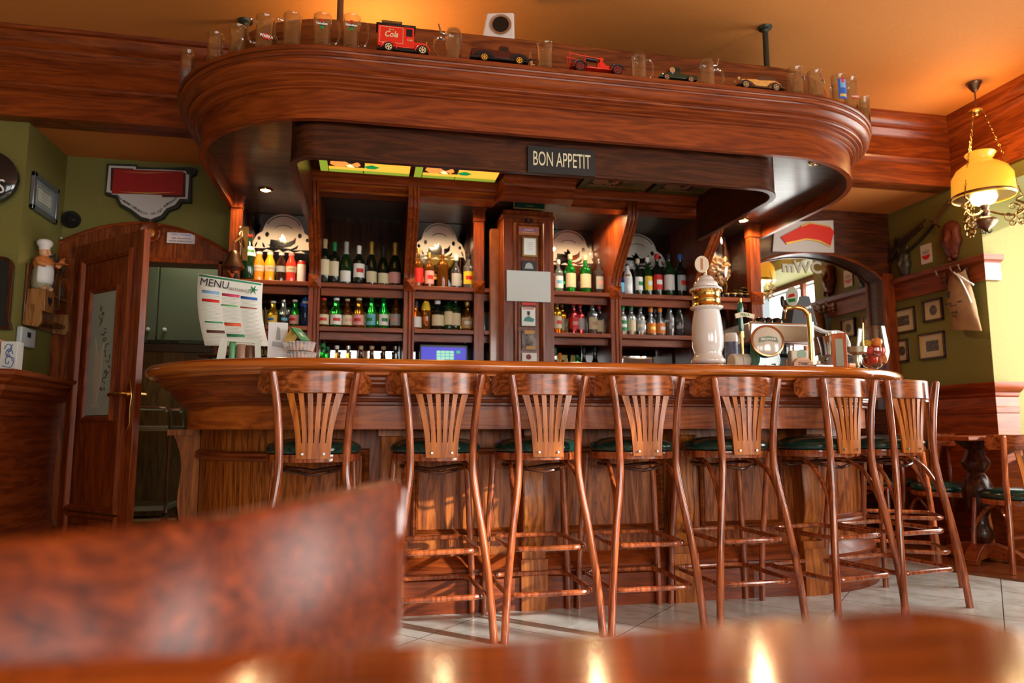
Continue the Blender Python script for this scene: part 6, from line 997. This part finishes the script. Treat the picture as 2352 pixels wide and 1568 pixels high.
# ================================================================== PENDANT OIL LAMP
c = PZ(2237, 190, CZ); t = thing('pendant_lamp', 'lit hanging oil lamp with yellow glass shade, chains and ornate brass arms', 'lamp', (c.x, c.y, CZ)); dl = math.hypot(c.x, c.y)
def lz(py, px=2262): r = ray(px, py); return EYE+r.z*dl/math.hypot(r.x, r.y)-CZ
lx = PY(2264, 450, c.y).x-c.x; lx = 0.0
MB().lathe([(.045, 0), (.046, -.008), (.038, -.02), (.022, -.05), (.012, -.062), (.0001, -.063)], 24).build('ceiling_rose', bronze, t, smooth=50)
zr = lz(255, 2240); MB().tube([(0, 0, -.06), (0, 0, zr)], .005, 8).build('rod', bronze, t); MB().lathe([(.0001, .02), (.02, .015), (.042, .004), (.044, -.004), (.02, -.01), (.012, -.03), (.0001, -.035)], 20, (0, 0, zr)).build('chain_ring', brass, t)
zs0, zs1, zb1 = lz(350), lz(455), lz(545); opal = mat('opal_yellow', (.80, .42, .03), .25, emit=.75, ecol=(1, .42, .035), coat=.6); Rr = .178
MB().lathe([(.085, zs0), (.088, zs0-.006), (.072, zs0-.03), (.062, zs0-.045), (.066, zs0-.056), (.10, zs0-.075), (.145, zs0-.11), (.172, zs0-.16), (Rr, zs1+.012), (Rr-.004, zs1), (Rr-.008, zs1+.01), (.165, zs0-.165), (.14, zs0-.118), (.095, zs0-.083), (.060, zs0-.06)], 40).build('glass_shade', opal, t, smooth=60)
MB().lathe([(Rr+.001, zs1+.022), (Rr+.003, zs1+.014), (Rr-.001, zs1+.006)], 40).build('shade_band', antbr, t)
MB().lathe([(.03, zs1-.045), (.06, zs1-.03), (.075, zs1+.0), (.075, zs1+.04), (.055, zs1+.065), (.0001, zs1+.08)], 28).build('glowing_globe', mat('globe_on', (1, .9, .6), .3, emit=14, ecol=(1, .78, .42)), t, smooth=60)
zf = lz(505); MB().lathe([(.024, zs1-.04), (.026, zs1-.06), (.018, zs1-.075), (.030, zs1-.085), (.030, zs1-.10), (.018, zs1-.115), (.03, zf+.02), (.062, zf), (.066, zf-.015), (.045, zf-.045), (.02, zf-.06), (.012, zf-.07), (.0001, zf-.072)], 28).build('oil_font', bronze, t, smooth=50)
b = MB(); [b.tube(smoothpts([(0, 0, zf-.07), (.018*cos(a), .018*sin(a), zf-.085), (.03*cos(a), .03*sin(a), zf-.08), (.028*cos(a), .028*sin(a), zf-.068)], 3), .003, 6) for a in [2*pi*i/6 for i in range(6)]]; b.build('finial', iron, t)
random.seed(3)
for i, a in enumerate((R_(195), R_(315), R_(75))):
    ex, ey = cos(a), sin(a); top = Vector((.035*ex, .035*ey, zr)); mid = Vector((Rr*1.03*ex, Rr*1.03*ey, zs1+.05)); bot = Vector((Rr*1.12*ex, Rr*1.12*ey, zs1-.02))
    ch = MB(); n = 22
    for q_ in range(n):
        p = top.lerp(mid, (q_+.5)/n); dd = (mid-top).normalized(); sd = Vector((-ey, ex, 0)) if q_ % 2 else Vector((ex, ey, 0)).cross(dd).cross(dd)*-1
        pts = [p+dd*.0105*cos(w2)+sd*.005*sin(w2) for w2 in [2*pi*j/8 for j in range(8)]]; ch.tube(pts, .0018, 5, closed=True)
    ch.build('chain', antbr, t); ar = MB(); ar.tube([mid, bot], .004, 6)
    E0 = Vector((ex, ey, 0)); C0 = Vector((Rr*.95*ex, Rr*.95*ey, zs1-.11))
    ar.tube(smoothpts([Vector((.03*ex, .03*ey, zs1-.09)), Vector((.09*ex, .09*ey, zs1-.12)), C0+Vector((0, 0, -.02)), C0+E0*.05+Vector((0, 0, .03)), C0+Vector((0, 0, .07)), bot], 5), .007, 8)
    for sc2, off, tw in ((.042, (.02, -.03), 1), (.034, (-.045, -.025), -1), (.03, (.045, .03), -1), (.026, (-.02, .03), 1), (.028, (.02, -.075), 1), (.02, (-.03, -.07), -1)):
        P0 = C0+E0*off[0]+Vector((0, 0, off[1])); ar.tube([P0+(E0*cos(tw*k_*.55)+Vector((0, 0, 1))*sin(tw*k_*.55)+Vector((-ey, ex, 0))*.3*sin(k_*.8))*(sc2*(1-k_/17)) for k_ in range(15)], [.0065-.0003*k_ for k_ in range(15)], 6)
    for k_ in range(5): P0 = C0+E0*random.uniform(-.05, .05)+Vector((0, 0, random.uniform(-.1, .05))); ar.sph(P0, .008, 5)
    ar.build('ornate_arm', antbr, t)
l = lamp('pendant_light', 'POINT', (c.x, c.y, CZ+zs0+.03), 11, (1, .60, .22), shadow_soft_size=.06); l = lamp('pendant_light', 'POINT', (c.x, c.y, CZ+zs1-.07), 5, (1, .68, .32), shadow_soft_size=.05)
# ================================================================== LEFT WALL
LY = 4.925
def LP(px, py): return PY(px, py, LY)
# big brewery sign (curved outline, red band, white lower bowl)
t = thing('beer_sign', 'large shield shaped sign with red banner and white bowl above the door', 'sign', LP(345, 450)); 
def lpoly(pts, d0, d1, m, n): q = [LP(*p)-t.location for p in pts]; return MB().prism([(p.x, p.z) for p in q], d0, d1, 'XZ').build(n, m, t)
out = [(250, 380), (318, 382), (322, 388), (378, 390), (440, 388), (455, 392), (452, 404), (442, 408), (442, 468), (420, 468), (412, 480), (390, 488), (378, 504), (352, 514), (325, 508), (300, 488), (278, 476), (268, 456), (245, 450), (246, 440)]
lpoly(out, -.035, 0, mat('sign_dark', (.012, .015, .014), .5), 'backing'); inn_ = [(255, 385), (316, 387), (316, 393), (380, 394), (430, 397), (432, 404), (438, 406), (434, 461), (416, 460), (405, 474), (386, 482), (373, 498), (350, 507), (328, 501), (306, 484), (284, 472), (273, 452), (261, 450), (261, 447), (249, 445)]
lpoly(inn_, -.038, -.035, mat('sign_white', (.50, .50, .50), .4), 'white_field'); lpoly([(260, 390), (311, 392), (311, 396), (430, 402), (429, 457), (376, 457), (376, 452), (268, 448), (258, 441)], -.040, -.038, mat('sign_maroon', (.05, .008, .006), .45), 'dark_red_field')
lpoly([(267, 393), (425, 399), (422, 452), (262, 449)], -.042, -.040, mat('sign_red', (.30, .008, .010), .45), 'red_banner'); lpoly([(283, 399), (345, 401.5), (400, 401), (345, 403.5)], -.0435, -.042, gold, 'gold_line'); lpoly([(278, 445), (345, 447), (408, 446), (345, 450)], -.0435, -.042, gold, 'gold_line')
tx = 'PERLA BROWARY LUBELSKIE S.A. - FULL LIGHT PREMIUM BEER'; ctr = LP(345, 405)-t.location; 
for i, chh in enumerate(tx):
    if chh == ' ': continue
    u = i/(len(tx)-1); px = 272+u*138; base = [(272, 456), (290, 470), (310, 482), (330, 495), (350, 499), (370, 493), (388, 476), (402, 468), (412, 457)]
    k_ = max(0, min(len(base)-2, next((j for j in range(len(base)-1) if base[j+1][0] >= px), len(base)-2))); f = (px-base[k_][0])/(base[k_+1][0]-base[k_][0]); py = base[k_][1]+(base[k_+1][1]-base[k_][1])*f-3; ang = -math.atan2(base[k_+1][1]-base[k_][1], base[k_+1][0]-base[k_][0])
    if i == 0: tb = MB()
    p = LP(px, py)-t.location; m_ = text_mb(chh, .020, Matrix.Translation((p.x, -.0385, p.z)) @ Matrix.Rotation(pi/2, 4, 'X') @ Matrix.Rotation(ang, 4, 'Z'), sx=.8, bold=.0006); tb.add(m_.v, m_.f)
tb.build('lettering', BLK, t)
# round black vent/speaker
t = thing('round_wall_vent', 'small round black fitting on the green wall below the framed certificate', 'vent', LP(165, 505)); MB().lathe([(.0001, .035), (.02, .035), (.026, .028), (.05, .03), (.055, .02), (.055, 0)], 28, M=Matrix.Rotation(pi/2, 4, 'X')).build('vent', black, t, smooth=40)
# white cable
MB_ = MB().tube(smoothpts([LP(143, 546), LP(137, 548), LP(134, 560), LP(131, 600), LP(127, 645)], 3), .005, 6); o = MB_.build('cable', WHT); tag(o, 'white cable running down beside the door frame', 'cable')
# plate and rosette on the door header
t = thing('door_notice', 'small white notice plate on the arched door header', 'sign', PY(416, 547, 4.895)); MB().box(-.085, .085, -.004, 0, -.035, .035).build('plate', mat('plate_white', (.55, .52, .56), .4), t); text_mb('ZAKAZ PALENIA', .018, FRONT((0, -.005, .022)), sx=.9).build('lettering', BLU, t); text_mb('Tylko dla personelu', .015, FRONT((0, -.005, -.002)), shear=.2).build('lettering', BLK, t); text_mb('WSTEP WZBRONIONY', .014, FRONT((0, -.005, -.022))).build('lettering', BLK, t)
t = thing('header_rosette', 'small wooden ships wheel rosette with brass centre on the door arch', 'ornament', PY(345, 535, 4.895)); MB().lathe([(.045, 0), (.06, .004), (.066, .014), (.058, .02), (.045, .012)], 28, M=Matrix.Rotation(pi/2, 4, 'X')).build('wheel', redX, t, smooth=60); MB().lathe([(.0001, .014), (.03, .012), (.045, .008)], 24, M=Matrix.Rotation(pi/2, 4, 'X')).build('brass_centre', brass, t); b = MB(); [b.tube([(.062*cos(a), -.01, .062*sin(a)), (.085*cos(a), -.01, .085*sin(a))], .006, 6) for a in [pi*i/4 for i in range(8)]]; b.build('spokes', redX, t)
# black disc sign
c = PY(-25, 410, 4.36); t = thing('round_black_sign', 'glossy round black sign with white letters cut off by the left edge', 'sign', c); rr_ = (PY(46, 410, 4.36)-c).x; MB().lathe([(.0001, .05), (rr_*.85, .045), (rr_, .03), (rr_, 0)], 48, M=Matrix.Rotation(pi/2, 4, 'X')).build('disc', mat('disc_black', (.008, .010, .012), .12, coat=.8), t, smooth=50); q_ = PY(8, 430, 4.31)-c; text_mb("NESS", .115, FRONT((.0, -.052, q_.z)), sx=.85).build('lettering', mat('disc_white', (.75, .75, .72), .4), t)
# side face of the chimney breast: things hang on X=-1.935 facing +X
SX = -1.933; FL = pi/2
def SPt(px, py): return PX(px, py, SX)
a, b_ = SPt(73, 395), SPt(130, 512); yc = (SPt(72, 400).y+SPt(130, 430).y)/2; z_ = (SPt(100, 413).z+SPt(100, 500).z)/2; t = thing('framed_certificate', 'silver framed certificate on the side of the green chimney breast', 'picture', (SX, yc, z_), FL)
w_ = abs(SPt(72, 400).y-SPt(130, 430).y); h_ = SPt(100, 413).z-SPt(100, 500).z; slv = mat('silver_frame', (.22, .25, .27), .3, .7)
f = MB(); [f.box(x0, x1, -.022, 0, z0, z1) for x0, x1, z0, z1 in ((-w_/2, w_/2, -h_/2, -h_/2+.03), (-w_/2, w_/2, h_/2-.03, h_/2), (-w_/2, -w_/2+.03, -h_/2, h_/2), (w_/2-.03, w_/2, -h_/2, h_/2))]; f.build('frame', slv, t, bevel=.004); MB().box(-w_/2+.02, w_/2-.02, -.008, 0, -h_/2+.02, h_/2-.02).build('mount', mat('mount_grey', (.20, .23, .24), .6), t); MB().box(-w_/2+.065, w_/2-.065, -.0095, -.008, -h_/2+.06, h_/2-.06).build('certificate', mat('cert', (.42, .45, .38), .6), t)
b = frame_mb(-w_/2+.07, w_/2-.07, -h_/2+.065, h_/2-.065, -.0098, .006, .0008); b.build('green_border', mat('cert_green', (.05, .15, .09), .6), t); b = MB(); [b.box(-.045+.008*(k % 3), .045-.008*(k % 2), -.0104, -.0096, .07-.018*k, .073-.018*k) for k in range(9)]; b.build('print', MATS['print_grey'], t)
# spice rack with chef figurine
p0, p1 = SPt(50, 600), SPt(128, 640); t = thing('spice_rack', 'small wooden wall rack with glass spice jars and a heart cut-out drawer', 'rack', (SX, (SPt(45, 740).y+SPt(125, 750).y)/2, SPt(60, 740).z-.02), FL); rk = wood('rack_wood', (.03, .010, .004), (.10, .035, .010), (.22, .09, .02), axis='Z', coat=.2)
zt0 = SPt(85, 640).z-t.location.z; hw = .21
MB().prism([(-hw, 0), (hw, 0), (hw, zt0-.04), (hw-.04, zt0), (.05, zt0+.02), (0, zt0+.06), (-.1, zt0+.08), (-hw, zt0+.06)], -.012, 0, 'XZ').build('back_board', rk, t, bevel=.003)
zz0 = SPt(60, 715).z-t.location.z; d_ = MB().box(-hw+.01, -hw+.13, -.11, -.012, zz0, zz0+.13).build('drawer_box', wood('rack_pale', (.12, .045, .012), (.26, .11, .03), (.34, .16, .05), axis='Z', coat=.2), t, bevel=.004)
MB().prism([(0, -.03), (-.028, .0), (-.026, .02), (-.013, .026), (0, .014), (.013, .026), (.026, .02), (.028, 0)], -.0015, .0, 'XZ', Matrix.Translation((-hw+.07, -.110, zz0+.065))).build('heart', BLK, d_)
MB().box(-.06, hw, -.07, -.012, .20, .215).box(-.06, hw, -.07, -.012, .36, .372).box(-.06, -.045, -.08, -.012, .13, .42).box(.07, .082, -.08, -.012, .13, .42).build('shelf', rk, t, bevel=.002)
for s in (-1, 1): MB().prism([(0, .0), (0, .12), (-.09, .12), (-.10, .02), (-.08, -.01)], s*(hw-.02)-.012, s*(hw-.02)+.012, 'YZ').build('bracket', MATS['rack_pale'], t, bevel=.002)
MB().tube([(-hw+.02, -.07, .04), (hw-.02, -.07, .04)], .012, 10).build('towel_rail', rk, t)
for i, (x, z) in enumerate(((-.0, .222), (.14, .222), (0, .378), (.14, .378))):
    o = MB().lathe([(.0001, 0), (.024, 0), (.028, .01), (.028, .055), (.018, .068), (.022, .07), (.022, .085), (.0001, .088)], 18).build('spice_jar', mat('dark_jar', (.05, .045, .04), .08, coat=1)); R2 = Matrix.Rotation(FL, 4, 'Z') @ Vector((x, -.045, z)); o.location = t.location+R2; tag(o, ['lower left spice jar on the wooden wall rack', 'lower right spice jar on the wooden wall rack', 'upper left spice jar on the wooden wall rack', 'upper right spice jar on the wooden wall rack'][i], 'jar', 'glass spice jars on the rack')
R2 = Matrix.Rotation(FL, 4, 'Z') @ Vector((-hw+.07, -.06, zz0+.132)); g = thing('chef_figurine', 'small painted chef figurine in white hat and apron standing on the rack', 'figurine', t.location+R2, FL+R_(-25)); hf = .27
MB().lathe([(.038, 0), (.05, .01), (.055, .06), (.052, .11), (.045, .13)], 22).build('trousers', mat('fig_trousers', (.28, .26, .16), .5, var=.2), g, smooth=60); MB().lathe([(.046, .125), (.054, .15), (.048, .18), (.025, .20), (.018, .205)], 22).tube(smoothpts([(-.04, 0, .175), (-.055, -.03, .15), (-.03, -.055, .14)], 4), .015, 8).tube(smoothpts([(.04, 0, .175), (.058, -.03, .155), (.05, -.06, .15)], 4), .015, 8).build('jacket', mat('fig_orange', (.52, .18, .05), .5), g, smooth=60)
MB().lathe([(.05, .03), (.0575, .06), (.0565, .12), (.048, .15)], 16, a0=-pi*.9, a1=-pi*.1).build('apron', mat('fig_white', (.68, .70, .70), .5), g, solid=.002); MB().sph((0, -.005, .222), .030, 10).sph((0, -.036, .222), .009, 6).tube([(-.014, -.033, .212), (.014, -.033, .212)], .005, 6).build('head', mat('fig_skin', (.62, .36, .20), .5), g, smooth=80)
MB().lathe([(.028, .235), (.030, .255), (.040, .268), (.042, .285), (.030, .298), (.0001, .302)], 20).build('hat', MATS['fig_white'], g, smooth=60); b = MB(); b.sph((-.011, -.0315, .228), .0035, 4).sph((.011, -.0315, .228), .0035, 4); b.build('eyes', BLK, g); MB().lathe([(.0001, 0), (.035, .002), (.038, .006), (.0001, .006)], 18, (.055, -.075, .155)).sph((.055, -.075, .17), .018, 6).tube([(.055, -.075, .18), (.07, -.08, .20)], [.010, .003], 6).build('roast_on_tray', mat('fig_roast', (.45, .13, .03), .4), g)
for s in (-1, 1): MB().sph((s*.022, -.035, .004), .016, 6, sy=1.6).build('shoe', mat('fig_shoe', (.5, .25, .12), .5), g)
# thermostat
p = (SPt(35, 775)+SPt(70, 775))/2; t = thing('thermostat', 'white wall thermostat below the spice rack', 'thermostat', p, FL); w_ = abs(SPt(37, 770).y-SPt(70, 780).y)/2; MB().box(-w_, w_, -.03, 0, -.055, .055).build('casing', mat('thermo_white', (.45, .50, .52), .4), t, bevel=.008); MB().box(-.02, .02, -.032, -.03, .0, .03).build('display', BLK, t)
# blackboard and things on mantel
c = PY(-30, 672, 4.38); t = thing('black_plaque', 'dark board with rounded corners and wooden rim on the chimney breast, left edge', 'board', c); q_ = PY(30, 672, 4.38).x-c.x; z0, z1 = PY(0, 757, 4.38).z-c.z, PY(0, 590, 4.38).z-c.z
def rr(w, z0, z1, r): return arc(w-r, z1-r, r, 0, pi/2, 6)+arc(-w+r, z1-r, r, pi/2, pi, 6)+[(-w, z0+.05), (-w-.02, z0), (w+.02, z0), (w, z0+.05)]
MB().prism(rr(q_, z0, z1, .06), -.02, 0, 'XZ').build('rim', drkZ, t, bevel=.003); MB().prism(rr(q_-.02, z0+.02, z1-.02, .05), -.024, -.02, 'XZ').build('board', mat('board_black', (.012, .012, .014), .35), t)
c = PY(16, 862, 4.12); t = thing('ornament_box', 'white tile box with blue scroll ornament on the mantel shelf', 'box', (c.x, 4.14, 1.157)); h_ = PY(16, 784, 4.12).z-1.157; MB().box(-.035, .042, -.03, .04, 0, h_).build('box', mat('box_white', (.55, .58, .58), .4), t, bevel=.002); b = MB()
for s, z_ in ((1, .3), (-1, .72), (1, .55)): b.tube([(.004+s*(.02-.0014*k)*cos(k*.55), -.031, h_*z_+(.034-.0024*k)*sin(k*.55)) for k in range(13)], .0022, 6)
b.build('scroll_print', mat('scroll_blue', (.05, .10, .25), .5), t); MB().tube(smoothpts([(-.02, -.031, .02), (.02, -.031, .015), (.03, -.031, .06), (0, -.031, h_*.5), (.02, -.031, h_*.9)], 5), .002, 6).build('scroll_print', MATS['scroll_blue'], t)
t = thing('wooden_block', 'pale wooden block at the left edge on the mantel shelf', 'box', (c.x-.10, 4.14, 1.157)); MB().box(-.06, .06, -.04, .05, 0, h_*1.06).build('block', lw, t, bevel=.003)
# brass bell with bracket on the leftmost pilaster
c = PY(537, 610, 4.60); c.y = 4.52; t = thing('ship_bell', 'bronze hanging bell with ornate iron bracket at the left end of the back bar', 'bell', PY(535, 612, 4.5)); MB().lathe([(.066, -.01), (.064, 0), (.05, .03), (.036, .065), (.030, .085), (.018, .098), (.006, .102), (.0001, .102)], 30).build('bell', bronze, t, smooth=60); MB().tube([(0, 0, .06), (0, 0, -.03)], .003, 6).sph((0, 0, -.03), .012, 6).build('clapper', iron, t)
b = MB().tube([(0, 0, .10), (0, 0, .15)], .006, 8).tube(smoothpts([(0, 0, .15), (.03, .06, .20), (.03, .14, .20), (.03, .19, .15)], 5), .008, 8); 
for s, z_ in ((1, .17), (-1, .21), (1, .25)): b.tube([(.02, .08+s*(.03-.002*k)*cos(k*.6), z_+(.03-.002*k)*sin(k*.6)) for k in range(12)], .004, 6)
b.box(.02, .05, .17, .19, .08, .30).build('bracket', antbr, t); MB().tube([(.01, .04, -.03), (.02, .05, -.06), (.0, .05, -.075)], .010, 8).sph((.01, .05, -.06), .016, 6).build('pull_ornament', iron, t)
